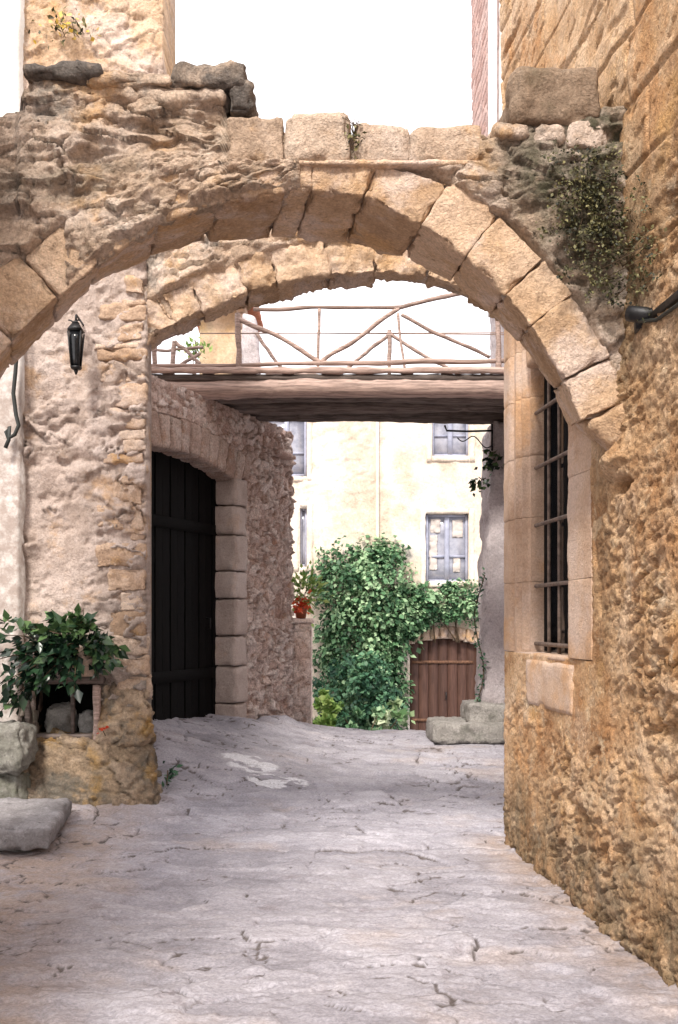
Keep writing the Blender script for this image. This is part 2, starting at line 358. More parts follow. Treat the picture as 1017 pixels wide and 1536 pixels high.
# paving: worn lilac-pink bedrock with ochre earth along the edges and pale lime splashes
def ground_mat():
    m, nt, p = newmat('worn_bedrock_paving'); vec = nn(nt, 'ShaderNodeTexCoord').outputs['Object']
    st = (1, 1.3, 1)
    f = math_(nt, 'ADD', math_(nt, 'MULTIPLY', attr(nt, 'tone'), .5), math_(nt, 'MULTIPLY', mrange(nt, noise(nt, vec, 2.2, 10, .72, 1.0, st), .32, .68, 0, 1, False), .5))
    c = ramp(nt, f, [(.205, .195, .222), (.325, .312, .350), (.43, .415, .458)])
    c = mix(nt, mrange(nt, noise(nt, vec, 1.0, 6, .6, 12., st), .54, .68, 0, .5), c, (.38, .315, .285))
    c = mix(nt, mrange(nt, noise(nt, vec, 2.6, 7, .65, 17., st), .56, .7, 0, .5), c, (.48, .455, .485))
    c = mix(nt, mrange(nt, noise(nt, vec, 3.4, 7, .7, 27., st), .56, .68, 0, .65), c, (.21, .185, .20))
    e = math_(nt, 'MULTIPLY', attr(nt, 'stain'), mrange(nt, noise(nt, vec, 4, 7, .7, 5.), .3, .62, .2, 1))
    c = mix(nt, e, c, (.33, .225, .145))
    c = mix(nt, mrange(nt, attr(nt, 'crack'), .1, .75, 0, .88), c, (.085, .068, .062))
    c = mix(nt, mrange(nt, math_(nt, 'MULTIPLY', attr(nt, 'mortar'), mrange(nt, noise(nt, vec, 22, 6, .7, 33., (1, 2, 1)), .3, .55, .2, 1)), .1, .8, 0, .9), c, (.68, .68, .72))
    c = mix(nt, 1.0, c, mrange(nt, noise(nt, vec, 55, 5, .7, 3., st), .25, .75, .58, 1.36, False), 'MULTIPLY')
    nt.links.new(c, p.inputs['Base Color'])
    nt.links.new(mrange(nt, noise(nt, vec, 3, 5, .6, 6.), .35, .65, .5, .8), p.inputs['Roughness']); p.inputs['Specular IOR Level'].default_value = .3
    b1 = math_(nt, 'ADD', noise(nt, vec, 16, 9, .7, 2., st), math_(nt, 'MULTIPLY', noise(nt, vec, 80, 4, .6, 8., st), .35))
    b = nn(nt, 'ShaderNodeBump'); b.inputs['Strength'].default_value = .6; b.inputs['Distance'].default_value = .02
    nt.links.new(b1, b.inputs['Height']); nt.links.new(b.outputs[0], p.inputs['Normal'])
    return m
M['ground'] = ground_mat()

# ------------------------------------------------------------------ camera and picture-to-place helper
F, HX, HY, EYE = 1493.0, 508.5, 930.0, 1.6
def at(px, py, d): return ((px-HX)/F*d, d, EYE+(HY-py)/F*d)
cam = bpy.data.cameras.new('camera'); co = bpy.data.objects.new('camera', cam); COL.objects.link(co); scn.camera = co
co.location = (0, 0, EYE); co.rotation_euler = (R(90), 0, 0)
cam.sensor_fit = 'VERTICAL'; cam.sensor_height = 36; cam.sensor_width = 36; cam.lens = F/1536*36
cam.shift_y = (HY-768)/1536; cam.clip_end = 600; cam.clip_start = .05

# ------------------------------------------------------------------ ground
def gbase(x, y):
    x = np.asarray(x, float); y = np.asarray(y, float)
    q = -.27*x-.07; q = .5*(q+np.sqrt(q*q+.05)); q = np.minimum(q, .7)
    z = .19*sst(7.5, 12, y) + q*sst(7.0, 10.2, y)*(1-sst(12.6, 14.5, y)) - 1.17*sst(12.1, 16, y)
    return z
def cat(*segs):
    out = []
    for a, b, s in segs: out.append(np.arange(a, b, s))
    return np.concatenate(out + [np.array([segs[-1][1]])])
xs = cat((-120, -20, 20), (-20, -4, 2), (-4, -3, .1), (-3, 2.3, .016), (2.3, 4, .15), (4, 20, 2), (20, 120, 20))
ys = cat((-80, -10, 14), (-10, 2, 1), (2, 3.6, .1), (3.6, 8, .014), (8, 13, .022), (13, 24, .2), (24, 60, 4), (60, 180, 20))
X, Y = np.meshgrid(xs, ys, indexing='ij')
wx = X + .16*fbm(X*1.5, Y*1.5, None, 71, 5); wy = Y + .12*fbm(X*1.5+9, Y*1.8, None, 73, 5)
f1, f2, cid = worley(wx/.62+3, wy/.46, 5)
edge = f2-f1
on = .35+.65*sst(-.3, .15, fbm(X*.9, Y*1.4, None, 81, 3))
crack = (1-sst(.006, .042, edge))*on*(.3+.7*sst(-.1, .3, fbm(X*2.1+8, Y*3.5, None, 85, 3)))
f1b, f2b, cidb = worley((wx+.1*fbm(X*4, Y*4, None, 90, 3))/.42, (wy)/.17+.5, 15)
crack2 = (1-sst(0, .06, f2b-f1b))*sst(-.15, .25, fbm(X*1.7+3, Y*2.6, None, 83, 3))
near = sst(-3.6, -2.6, X)*(1-sst(2.4, 3.2, X))*sst(2.5, 3.6, Y)*(1-sst(13.5, 16, Y))
rel = .028*(cid-.5)*sst(0, .07, edge)*on + .022*(cidb-.5)*sst(0, .06, f2b-f1b) + .018*fbm(X*1.2, Y*1.6, None, 61, 4) + .008*fbm(X*5, Y*7, None, 62, 5) + .006*fbm(X*16, Y*22, None, 63, 4) - .030*crack - .016*crack2
Z = gbase(X, Y) + rel*near
# rock lumps under the rubble wall and beside the gate
for (lx, ly, sx_, sy_, hh) in ((-.98, 11.0, .30, .3, .07), (-.66, 11.7, .25, .4, .07)):
    Z = Z + hh*np.exp(-((X-lx)/sx_)**2-((Y-ly)/sy_)**2)*(1+.5*fbm(X*4, Y*4, None, 66, 3))
rw = 1.917-.101*Y
earth = np.clip(sst(.45, .0, rw-X)*sst(2, 4, Y)*(1-sst(7.2, 7.6, Y))*.6 + sst(-1.1, -1.9, X)*(1-sst(7.2, 9, Y))*.6 + .5*sst(-.9, -1.3, X)*sst(5.0, 3.8, Y), 0, 1)
cw = fbm(X*3.2, Y*4, None, 95, 4)
def hit(px, py):
    d = 4.0
    for _ in range(4000):
        p = at(px, py, d)
        if p[2] < gbase(p[0], p[1]): break
        d += .004
    return p
ch = []
for (px, py, wx_, wy_) in ((372, 1143, 52, 14), (412, 1171, 58, 10)):
    c_ = hit(px, py); l_ = hit(px-wx_, py); t_ = hit(px, py-wy_); ch.append(1.25-((X-c_[0])/abs(c_[0]-l_[0]))**2-((Y-c_[1])/abs(t_[1]-c_[1]))**2)
chalk = sst(.3, .95, np.maximum(ch[0], ch[1])+.35*cw)
chalk = chalk*sst(-.35, .1, fbm(X*5+4, Y*13, None, 99, 3))
tone = np.clip(.65*cid*on+.3*(1-on)+.4*cidb-.02, 0, 1)
gg = G(); gg.add(np.stack([X, Y, Z], -1).reshape(-1, 3), gquads(*X.shape), tone=tone.ravel(), stain=earth.ravel(), mortar=chalk.ravel(), crack=np.clip(crack+crack2, 0, 1).ravel())
ground = gg.build('ground', M['ground']); ground['kind'] = 'structure'

# ------------------------------------------------------------------ walls in relief
def relief(O, U, N, us, vs, hfun, thick, hole=None, bend=None):
    """a wall sheet with real stone relief and thickness. O foot, U along, N outward."""
    u, v = np.meshgrid(us, vs, indexing='ij'); u = u.ravel(); v = v.ravel()
    h, tone, mort, stain = hfun(u, v)
    O = np.array(O, float); U = np.array(U, float); N = np.array(N, float)
    du = bend(u, v) if bend is not None else 0*u
    P = O + (u+du)[:, None]*U + v[:, None]*np.array([0, 0, 1.0])
    Q = gquads(len(us), len(vs))
    if np.dot(np.cross(U, (0, 0, 1)), N) < 0: Q = Q[:, ::-1]
    if hole is not None:
        cu, cv = u[Q].mean(1), v[Q].mean(1); Q = Q[~hole(cu, cv)]
    V, Qs, used = solid(P+h[:, None]*N, P-thick*N, Q)
    rep = lambda a: np.concatenate([np.broadcast_to(a, u.shape)[used]]*2)
    return V, Qs, dict(tone=rep(tone), mortar=rep(mort), stain=rep(stain))

# ---- the right-hand house with the barred window
h1 = thing('stone_house', 'tall orange rubble stone house with a tall barred window, the arch built against it', 'house', (1.6, 5.2, 0))
A = np.array([1.917-.101*.8, .8, -.2]); UD = np.array([-.101, 1, 0])/math.hypot(1, .101); ND = np.array([-1, -.101, 0])/math.hypot(1, .101)
uy = lambda y: (y-.8)*math.hypot(1, .101)
def h_right(u, v):
    y = .8+u/math.hypot(1, .101); z = v-.2
    m, i, e = rubble(u, v, .26, .15, 21, .45, .16)
    big = fbm(u*1.1, v*1.1, None, 31, 3)
    cover = sst(-.25, .25, fbm(u*1.6, v*1.3, None, 33, 3))           # where plaster still covers the stones
    sa, ta = -u*.93+v*.37, u*.37+v*.93; pit = fbm(sa*4.2, ta*13, None, 35, 4); pit2 = fbm(sa*9, ta*30, None, 37, 3)
    h = .03*big*(.4+.6*sst(7.3, 6.6, y)) + .013*m*(.3+.7*(1-cover))*(.5+i+.6*e) + .004*fbm(u*5, v*7, None, 39, 5) + .004*fbm(u*24, v*28, None, 36, 4) - .026*sst(.42, .56, pit)*(.3+.7*(1-cover)) - .018*sst(.3, .55, pit2)*sst(-.3, .3, fbm(u*2.5, v*2.5, None, 38, 2)) - .010*sst(.34, .5, fbm(sa*16, ta*50, None, 32, 2))
    # dressed courses high on the wall
    cm, ci, ce = coursed(u, v+.1, .34, .80, 43, .016, .015)
    up = sst(3.5, 3.8, z+.25*fbm(u*2, v*2, None, 47, 2))
    flat = .016*cm + .014*(ci-.5) + .008*fbm(u*5, v*6, None, 44, 5) + .015*big - .012*sst(.35, .6, pit)
    h = h*(1-up)+flat*up; i2 = i*(1-up)+ci*up
    # putlog holes
    for (yy, zz, a, b, dd) in ((4.93, 2.27, .10, .035, .16), (5.35, 1.95, .035, .06, .07), (5.3, 1.72, .03, .10, .06), (6.9, 5.62, .2, .03, .08)):
        h = h - dd*np.exp(-(((y-yy)/a)**2+((z-zz)/b)**2)**2)
    cr2 = 1-np.abs(fbm(sa*3.5, ta*7, None, 30, 4)); h = h - .008*sst(.9, 1, cr2)*(1-up)
    h = h + .07*np.exp(-((y-4.98)/.18)**2-((z-2.40)/.06)**2)
    near_w = np.maximum(sst(5.0, 5.45, y)*sst(.75, 1.05, z)*sst(3.9, 3.6, z), .7*sst(5.6, 6.3, y)*sst(1.2, 1.0, z))
    h = h*(1-.7*near_w)
    h = h + .03*sst(.45, 0, z)*sst(.5, -.2, fbm(u*2, v*2, None, 52, 2))*sst(7.1, 6.2, y)
    mort = (1-m)*.9*(1-up)*(1-.5*cover)+(1-cm)*up*.6
    # grime at the foot, moss where the arch meets, darker strip beside the window
    st = .75*sst(.75, .05, z+.25*fbm(u*3, v*3, None, 49, 3)) + .9*np.exp(-((y-4.95)/.45)**2-((z-3.25)/.5)**2) + .45*np.exp(-((y-5.25)/.16)**2-((z-1.9)/.8)**2)
    return h, np.clip(.2+.55*i2+.3*big+.22*up, 0, 1), mort, np.clip(st, 0, 1)
us = np.concatenate([np.arange(0, uy(3.8), .08), np.arange(uy(3.8), uy(7.17), .0105), [uy(7.17)]])
vs = np.concatenate([np.arange(0, 6.4, .0105), np.arange(6.4, 8.2, .03)])
WIN = (5.40, 7.4, 1.38, 3.75)
hole = lambda u, v: (u > uy(WIN[0])) & (u < uy(WIN[1])) & (v-.2 > WIN[2]) & (v-.2 < WIN[3])
V, Q, at_ = relief(A, UD, ND, us, vs, h_right, .55, hole)
G().add(V, Q, **at_).build('wall', M['orange'], h1)
# far end wall of the same house, turning the corner to the right
def h_end(u, v):
    m, i, e = rubble(u, v, .32, .18, 121, .5, .2)
    return .02*m+.02*fbm(u*5, v*6, None, 122, 4), .3+.5*i, (1-m)*.6, 0*u
V, Q, at_ = relief((1.80, 7.15, -.2), (1, 0, 0), (0, 1, 0), np.arange(0, 2.4, .05), np.arange(0, 8.2, .05), h_end, .4)
G().add(V, Q, **at_).build('end_wall', M['orange'], h1)
# window: dressed jambs (built as stacked blocks with a moulded profile), sill, bars, dark casement
win = G()
def prism(g, prof, z0, z1, seed, amp=.004, tone=.5, res=.03):
    """upright moulded block from a plan profile [(y, depth into wall)]"""
    pts = []
    k = len(prof)
    for a, b in zip(prof, prof[1:]+prof[:1]):
        a = np.array(a, float); b = np.array(b, float); n_ = max(2, int(np.linalg.norm(b-a)/.02))
        for t in np.linspace(0, 1, n_, endpoint=False): pts.append(a+(b-a)*t)
    pts = np.array(pts); n_ = len(pts); c = pts.mean(0)
    zs = np.concatenate([[z0+.0005], [z0+.006], np.linspace(z0+.02, z1-.02, max(3, int((z1-z0)/res))), [z1-.006], [z1-.0005]])
    V = []
    for j, z in enumerate(zs):
        s_ = .0 if j in (0, len(zs)-1) else (.5 if j in (1, len(zs)-2) else 1)
        q = pts + (c-pts)/np.maximum(np.linalg.norm(c-pts, axis=1, keepdims=True), 1e-6)*.004*(1-s_)
        x = 1.917-.101*q[:, 0] + q[:, 1]; V.append(np.stack([x, q[:, 0], np.full(n_, z)], -1))
    for z, s_ in ((z0, .001), (z1, .001)):
        q = c+(pts-c)*s_; x = 1.917-.101*q[:, 0]+q[:, 1]; ring = np.stack([x, q[:, 0], np.full(n_, z)], -1)
        V = [ring]+V if z == z0 else V+[ring]
    V = np.concatenate(V); m_ = len(zs)+2; Q = []
    for i in range(m_-1):
        for j in range(n_): Q.append((i*n_+j, i*n_+(j+1) % n_, (i+1)*n_+(j+1) % n_, (i+1)*n_+j))
    Q = np.array(Q); N = normals(V, Q)
    body = (np.abs(V[:, 2]-z0) > .003) & (np.abs(V[:, 2]-z1) > .003)
    V = V + N*(amp*fbm(V[:, 0]*9, V[:, 1]*9, V[:, 2]*9, seed, 4)*body)[:, None]
    g.add(V, Q, tone=tone)
frame = G(); frame2 = G()
far_prof = [(7.19, .0), (7.02, -.012), (6.985, .0), (6.965, .032), (6.95, .036), (6.93, .004), (6.885, .004), (6.87, .04), (6.855, .055), (6.84, .03), (6.82, .028), (6.805, .07), (6.79, .075), (6.765, .07), (6.755, .10), (6.755, .42), (7.19, .42)]
near_prof = [(5.80, .02), (5.80, .40), (5.40, .40), (5.40, -.004), (5.58, -.012), (5.76, -.012)]
zj = [1.38, 1.86, 2.30, 2.72, 3.12, 3.45, 3.75]
for i in range(6): prism(frame, far_prof, zj[i]+.001, zj[i+1]-.001, 200+i, .004, .35+.3*((i*7) % 5)/5)
zk = [1.38, 1.83, 2.42, 2.80, 3.2, 3.75]
for i in range(5): prism(frame2, near_prof, zk[i]+.001, zk[i+1]-.001, 220+i, .004, .3+.35*((i*3) % 5)/5)
wroot = frame.build('window_frame', M['jamb'], h1, True, 50); frame2.build('jamb', M['jamb'], wroot, True, 50)
g = G(); obox(g, A, UD, ND, uy(5.80)+.005, uy(6.755)-.005, -.4, -.02, 3.3, 3.74, seed=5, tone=.5, r=.02); g.build('lintel', M['jamb'], wroot)
g = G(); obox(g, A, UD, ND, uy(5.70), uy(6.62), -.3, .012, 1.045, 1.345, seed=8, tone=.62, r=.014, amp=.006)
obox(g, A, UD, ND, uy(5.60), uy(6.95), -.40, -.005, 1.352, 1.384, seed=9, tone=.5, r=.008, amp=.003); g.build('sill', M['jamb'], wroot)
wp = lambda y, w, z: np.array([1.917-.101*y+w, y, z])
for k, z in enumerate((1.44, 1.83, 2.24, 2.63, 3.0)):
    g = G(); pole(g, wp(5.82, .108, z), wp(6.75, .100, z), .0135, 8, 10, 0, .1, k); g.build('bar', M['bar'], wroot)
for k, y in enumerate((6.10, 6.31, 6.52)):
    g = G(); pole(g, wp(y, .118, 1.385), wp(y, .118, 3.3), .0125, 8, 14, 0, .1, k+9); g.build('bar', M['bar'], wroot)
g = G()
for (a, b) in ((5.82, 5.88), (6.25, 6.33), (6.68, 6.755)):
    V8 = [wp(a, .155, 1.39), wp(b, .155, 1.39), wp(b, .20, 1.39), wp(a, .20, 1.39), wp(a, .155, 3.29), wp(b, .155, 3.29), wp(b, .20, 3.29), wp(a, .20, 3.29)]
    block(g, V8, .2, .004, .001, seed=4)
g.build('casement', M['black'], wroot)
g = G(); V8 = [wp(5.8, .172, 1.385), wp(6.76, .172, 1.385), wp(6.76, .18, 1.385), wp(5.8, .18, 1.385), wp(5.8, .172, 3.3), wp(6.76, .172, 3.3), wp(6.76, .18, 3.3), wp(5.8, .18, 3.3)]
block(g, V8, .3, .001, 0, seed=4); g.build('pane', M['glass'], wroot)

# ---- near house on the left, just outside the picture, which carries the arch's other end
h0 = thing('stone_house', 'rubble house on the near left that carries the arch foot, outside the view', 'house', (-2.3, 4, 0))
def h_left(u, v):
    m, i, e = rubble(u, v, .34, .2, 131, .5, .2)
    return .03*m+.03*fbm(u*4, v*5, None, 132, 4), .3+.5*i, (1-m)*.6, 0*u
V, Q, at_ = relief((-2.10, .8, -.2), (0, 1, 0), (1, 0, 0), np.arange(0, 4.86, .05), np.arange(0, 6.2, .05), h_left, .6)
G().add(V, Q, **at_).build('wall', M['spandrel'], h0)

# ------------------------------------------------------------------ arches
def curve(pts, d): return np.array([at(px, py, d) for px, py in pts])
def resamp(P, n=400):
    s = np.concatenate([[0], np.cumsum(np.linalg.norm(np.diff(P, axis=0), axis=1))]); t = np.linspace(0, s[-1], n)
    Q = np.stack([np.interp(t, s, P[:, k]) for k in range(3)], -1)
    k = np.ones(31)/31; S = Q.copy()                                    # round off the polyline
    for c in (0, 2):
        pad = np.concatenate([2*Q[0, c]-Q[15:0:-1, c], Q[:, c], 2*Q[-1, c]-Q[-2:-17:-1, c]]); S[:, c] = np.convolve(pad, k, 'valid')
    return S
D0, D1 = 5.0, 5.65
fr = resamp(curve([(-170, 800), (-120, 690), (-60, 600), (0, 533), (22, 505), (55, 474), (87, 446), (134, 406), (155, 390), (200, 358), (250, 331), (330, 301), (400, 289), (465, 284), (540, 288), (590, 307), (640, 340), (690, 378), (728, 412), (757, 440), (799, 494), (842, 558), (874, 630)], D0))
bk = resamp(curve([(-150, 830), (-100, 720), (-45, 630), (0, 576), (28, 534), (63, 505), (88, 480), (134, 428), (190, 397), (225, 386), (300, 368), (365, 358), (455, 360), (520, 366), (597, 385), (640, 402), (679, 422), (723, 458), (753, 489), (784, 518), (826, 572), (856, 640)], D1))
ztop = at(0, 243, D0)[2]
def normal2(P):
    T = np.gradient(P, axis=0); n = np.stack([-T[:, 2], 0*T[:, 0], T[:, 0]], -1); return n/np.linalg.norm(n, axis=1, keepdims=True)
nf, nb = normal2(fr), normal2(bk)
arch = thing('stone_arch', 'large weathered front arch of wedge stones with a mossy right shoulder', 'arch', (0, 5.3, 0))
jx = [-170, -95, -40, 20, 88, 150, 240, 330, 428, 468, 548, 632, 697, 757, 795, 846, 874]        # joints along the front edge
fpx = fr[:, 0]/D0*F+HX
idx = [int(np.argmin(np.abs(fpx-j))) for j in jx]; idx[0] = 0; idx[-1] = 399
# matching joints on the back edge keep the same share of the curve
Tk = [.30, .30, .30, .31, .28, .27, .26, .26, .25, .26, .26, .27, .27, .27, .26, .27]
cap = lambda p: np.array([p[0], p[1], min(p[2], ztop-.006)])
for k in range(16):
    a, b = idx[k], idx[k+1]; T = Tk[k]; r_ = random.Random(k)
    ga = .0008 if k < 8 else .0012
    for_ = [fr[a]+(fr[min(a+1, 399)]-fr[a])*0, fr[b], bk[b], bk[a]]
    ta = (fr[b]-fr[a])/np.linalg.norm(fr[b]-fr[a])*ga; tb = (bk[b]-bk[a])/np.linalg.norm(bk[b]-bk[a])*ga
    dy = np.array([0, r_.uniform(-.008, .008), 0]); ji = r_.uniform(-.007, .007)
    f0, f1_, b1_, b0 = fr[a]+ta+nf[a]*ji+dy, fr[b]-ta+nf[b]*ji+dy, bk[b]-tb+nb[b]*ji, bk[a]+tb+nb[a]*ji
    C = [f0, f1_, b1_, b0, cap(f0+nf[a]*T), cap(f1_+nf[b]*T), cap(b1_+nb[b]*T), cap(b0+nb[a]*T)]
    g = G(); block(g, C, .014, .008 if k > 8 else .016, .011, 7, 300+k, tone=.15+.75*((k*5) % 7)/7, chip=1.1 if k < 9 else .7); g.build('voussoir', M['arch'], arch)
# spandrel: rubble wall above and behind the wedge stones
xs_ = np.concatenate([np.arange(-2.25, 1.52, .012)])
fs = np.argsort(fr[:, 0]); Xa, Xb = (96-HX)/F*D0, (452-HX)/F*D0
cov = sst(Xa-.02, Xa+.03, xs_+.02*fbm(xs_*9, xs_*0, None, 8, 2))*sst(Xb+.03, Xb-.02, xs_)          # here render and small stones hide the wedge stones
bot = np.interp(xs_, fr[fs, 0], fr[fs, 2]) + .045*(1-cov) + cov*(.006+.012*fbm(xs_*14, xs_*0, None, 9, 3))
bot = np.where(xs_ < fr[:, 0].min(), fr[0, 2]-.6, bot); bot = np.where(xs_ > fr[:, 0].max()-.005, fr[-1, 2]+.02, bot)
tp = [(-200, 172), (0, 168), (26, 166), (33, 128), (200, 122), (330, 138), (343, 180), (352, 196), (715, 206), (733, 212), (768, 203), (790, 170), (1000, 165)]
txp = [(p-HX)/F*D0 for p, _ in tp]; tz = [EYE+(HY-q)/F*D0 for _, q in tp]
top = np.interp(xs_, txp, tz) + .015*fbm(xs_*8, xs_*0, None, 401, 3)
bot = np.minimum(bot, top-.02)
nr = 120; t = np.linspace(0, 1, nr)
XX = np.repeat(xs_, nr); ZZ = (bot[:, None]+(top-bot)[:, None]*t[None, :]).ravel()
# distance above the intrados, to recess the bed behind the wedge stones
pts2 = fr[::4][:, [0, 2]]
dist = np.min(np.hypot(XX[:, None]-pts2[None, :, 0], ZZ[:, None]-pts2[None, :, 1]), 1)
ring = 1-sst(.245, .29, dist+.02*fbm(XX*7, ZZ*7, None, 402, 2))
m, i, e = rubble(XX, ZZ, .33, .125, 411, .45, .14)
big = fbm(XX*1.2, ZZ*1.6, None, 413, 3)
rough = sst(.6, -1.0, XX)
hh = (.026+.012*rough)*m*(.45+.9*i+.8*e) + .04*big + (.014+.008*rough)*fbm(XX*5, ZZ*9, None, 415, 5) - .03*sst(.2, .55, fbm(XX*8, ZZ*14, None, 417, 3))
# deep hole at the left shoulder
hx, _, hz = at(148, 383, D0); hh = hh - .14*np.exp(-(((XX-hx)/.045)**2+((ZZ-hz)/.035)**2)**2)
CV = np.repeat(cov, nr); edge_ = sst(0, .05, dist)
m3, i3, e3 = rubble(XX*.8+ZZ*.35, ZZ-XX*.28, .17, .085, 431, .5, .2)
face = .022*m3*(.3+i3+.8*e3)+.016*fbm(XX*6, ZZ*8, None, 433, 5)+.008*fbm(XX*22, ZZ*26, None, 434, 3)-.03*sst(.28, .5, fbm(XX*9-ZZ*4, ZZ*16, None, 435, 3))+.02
low_ = 1-sst(.22, .42, dist+.05*fbm(XX*4, ZZ*4, None, 436, 2))
hh = np.where(CV > 0, hh*(1-low_)+face*low_, hh); hh = hh*edge_-.03*(1-edge_)*CV
ring = ring*(1-CV)
i = np.where(CV*low_ > .3, i3, i); m = np.where(CV*low_ > .3, m3, m)
hh = hh*(1-ring) - .07*ring; hh = np.where((ZZ > ztop) & (XX > -.55) & (XX < .70), hh*.5-.03, hh)
hh = hh + .05*(1-ring)*sst(.7, 1.3, XX)*sst(3.3, 3.7, ZZ)
mx, _, mz = at(880, 330, D0)
moss = np.clip(1.15*np.exp(-((XX-mx)/.30)**2-((ZZ-mz)/.42)**2)*sst(.2, .3, dist) + .65*sst(.55, .95, XX)*sst(3.55, 3.85, ZZ) + .4*sst(.2, .55, fbm(XX*2.2, ZZ*4.2, None, 421, 3))*rough*sst(3.35, 3.6, ZZ), 0, 1)
bs_ = np.argsort(bk[:, 0]); botb = np.interp(xs_, bk[bs_, 0], bk[bs_, 2])+.05
botb = np.where(xs_ > bk[:, 0].max()-.005, bk[-1, 2]+.03, botb); botb = np.where(xs_ < bk[:, 0].min(), bk[0, 2]-.4, botb); botb = np.minimum(np.maximum(botb, bot), top-.02)
ZB = (botb[:, None]+(top-botb)[:, None]*t[None, :]).ravel()
Vf = np.stack([XX, D0-hh, ZZ], -1); Vb = np.stack([XX, np.full_like(XX, D1-.03), ZB], -1)
V, Q, used = solid(Vf, Vb, gquads(len(xs_), nr)); two = lambda a: np.concatenate([a[used]]*2)
G().add(V, Q, tone=two(np.clip(.2+.7*i+.2*big, 0, 1)), mortar=two((1-m)*.7), stain=two(moss)).build('wall', M['spandrel'], arch)
def pblock(px0, px1, py0, py1, d0, d1, mat, name, seed, slant=0, tone=.5, r=.03, amp=.012, par=None, dd=None, chip=.6, res=.02):
    dd = d0 if dd is None else dd
    x0, _, z1 = at(px0, py0, dd); x1, _, z0 = at(px1, py1, dd)
    g = G(); s = slant
    block(g, [(x0, d0, z0), (x1, d0, z0), (x1, d1, z0), (x0, d1, z0), (x0+s, d0, z1), (x1-s, d0, z1), (x1-s, d1, z1), (x0+s, d1, z1)], res, r, amp, 6, seed, tone=tone, chip=chip)
    return g.build(name, mat, par)
for k, (a, b, c, d_, tn) in enumerate(((338, 426, 173, 243, .4), (425, 530, 163, 242, .9), (531, 617, 183, 243, .6), (616, 722, 186, 244, .75))):
    pblock(a, b, c, d_, 4.985-.02*(k == 1), 5.6, M['spandrel'], 'coping_stone', 430+k, .0 if k != 1 else .012, tn, .018 if k != 1 else .045, .012, arch)
for k, (a, b, c, d_, mt) in enumerate(((30, 152, 87, 113, 'dark'), (120, 262, 100, 128, 'spandrel'), (250, 372, 88, 128, 'dark'), (338, 381, 112, 168, 'dark'), (200, 340, 122, 152, 'spandrel'), (34, 205, 112, 150, 'spandrel'))):
    pblock(a, b, c, d_, 4.93+.012*k, 5.55+.01*k, M[mt], 'ledge_stone', 440+k, .01, .3+.1*k, .035, .022, arch)
pblock(395, 722, 238, 247, 4.966, 5.2, M['arch'], 'string_course', 480, 0, .95, .01, .008, arch)
# rubble shoulder on the right with the big lichened block on top
pblock(768, 906, 94, 182, 4.92, 5.6, M['brown'], 'cap_block', 461, .02, .4, .05, .022, arch)
pblock(735, 905, 180, 212, 4.97, 5.55, M['spandrel'], 'ledge_stone', 462, .02, .25, .04, .025, arch)
for k, (a, b, c, d_) in enumerate(((745, 800, 182, 205), (800, 850, 184, 215), (850, 915, 180, 222))):
    pblock(a, b, c, d_, 4.93, 5.3, M['spandrel'], 'ledge_stone', 464+k, .01, .3+.2*k, .03, .02, arch)
# corbel the arch stands on
g = G(); c0 = lambda px, py, d: at(px, py, d)
block(g, [at(926, 694, 5.0), at(985, 700, 4.85), at(985, 690, 5.5), at(880, 652, 5.6), at(877, 636, 5.0), at(958, 596, 4.85), at(958, 596, 5.5), at(856, 634, 5.62)], .02, .03, .014, 7, 470, tone=.3, chip=.6)
g.build('corbel', M['arch'], arch)

# ---- second arch, deeper in the alley
E0, E1 = 8.3, 8.72
f2c = resamp(curve([(212, 520), (228, 503), (271, 480), (304, 466), (345, 448), (400, 430), (470, 413), (560, 405), (640, 412), (700, 430), (760, 462), (820, 510), (860, 570)], E0))
b2c = resamp(curve([(214, 540), (232, 516), (262, 502), (305, 487), (345, 470), (400, 452), (440, 440), (475, 432), (585, 425), (657, 431), (690, 443), (740, 468), (800, 515), (850, 590)], E1))
n2f, n2b = normal2(f2c), normal2(b2c)
arch2 = thing('stone_arch', 'rough shallow stone arch behind the large front arch, ragged on its underside', 'arch', (0, 8.5, 0))
cuts = [0]
r_ = random.Random(5)
while cuts[-1] < 399: cuts.append(min(399, cuts[-1]+r_.randint(16, 44)))
if cuts[-1]-cuts[-2] < 8: cuts.pop(-2)
for k in range(len(cuts)-1):
    a, b = cuts[k], cuts[k+1]; T = r_.uniform(.26, .38) if b-a < 26 else .38
    ta = (f2c[b]-f2c[a])/np.linalg.norm(f2c[b]-f2c[a])*.0015; ji = r_.uniform(-.008, .012); jb = r_.uniform(-.035, .02); dy = np.array([0, r_.uniform(-.008, .01), 0])
    f0, f1_, b1_, b0 = f2c[a]+ta+n2f[a]*ji+dy, f2c[b]-ta+n2f[b]*ji+dy, b2c[b]-ta+n2b[b]*jb, b2c[a]+ta+n2b[a]*jb
    g = G(); block(g, [f0, f1_, b1_, b0, f0+n2f[a]*T, f1_+n2f[b]*T, b1_+n2b[b]*T, b0+n2b[a]*T], .016, .012, .028, 9, 500+k, tone=.1+.8*r_.random(), chip=1.2, stain=.12)
    g.build('voussoir', M['arch'], arch2)
xs2 = np.arange(-1.62, 2.6, .022); fs = np.argsort(f2c[:, 0])
bot = np.interp(xs2, f2c[fs, 0], f2c[fs, 2])+.06; bot = np.where(xs2 > f2c[:, 0].max(), 0, bot); bot = np.where(xs2 < f2c[:, 0].min(), f2c[0, 2]-.1, bot)
nr = 60; t = np.linspace(0, 1, nr); top = 5.35+.02*fbm(xs2*5, xs2*0, None, 1, 3)
XX = np.repeat(xs2, nr); ZZ = (bot[:, None]+(top-bot)[:, None]*t).ravel()
pts2 = f2c[::6][:, [0, 2]]; dist = np.min(np.hypot(XX[:, None]-pts2[None, :, 0], ZZ[:, None]-pts2[None, :, 1]), 1); ring = 1-sst(.25, .30, dist)
m, i, e = rubble(XX, ZZ, .26, .12, 531, .5, .2)
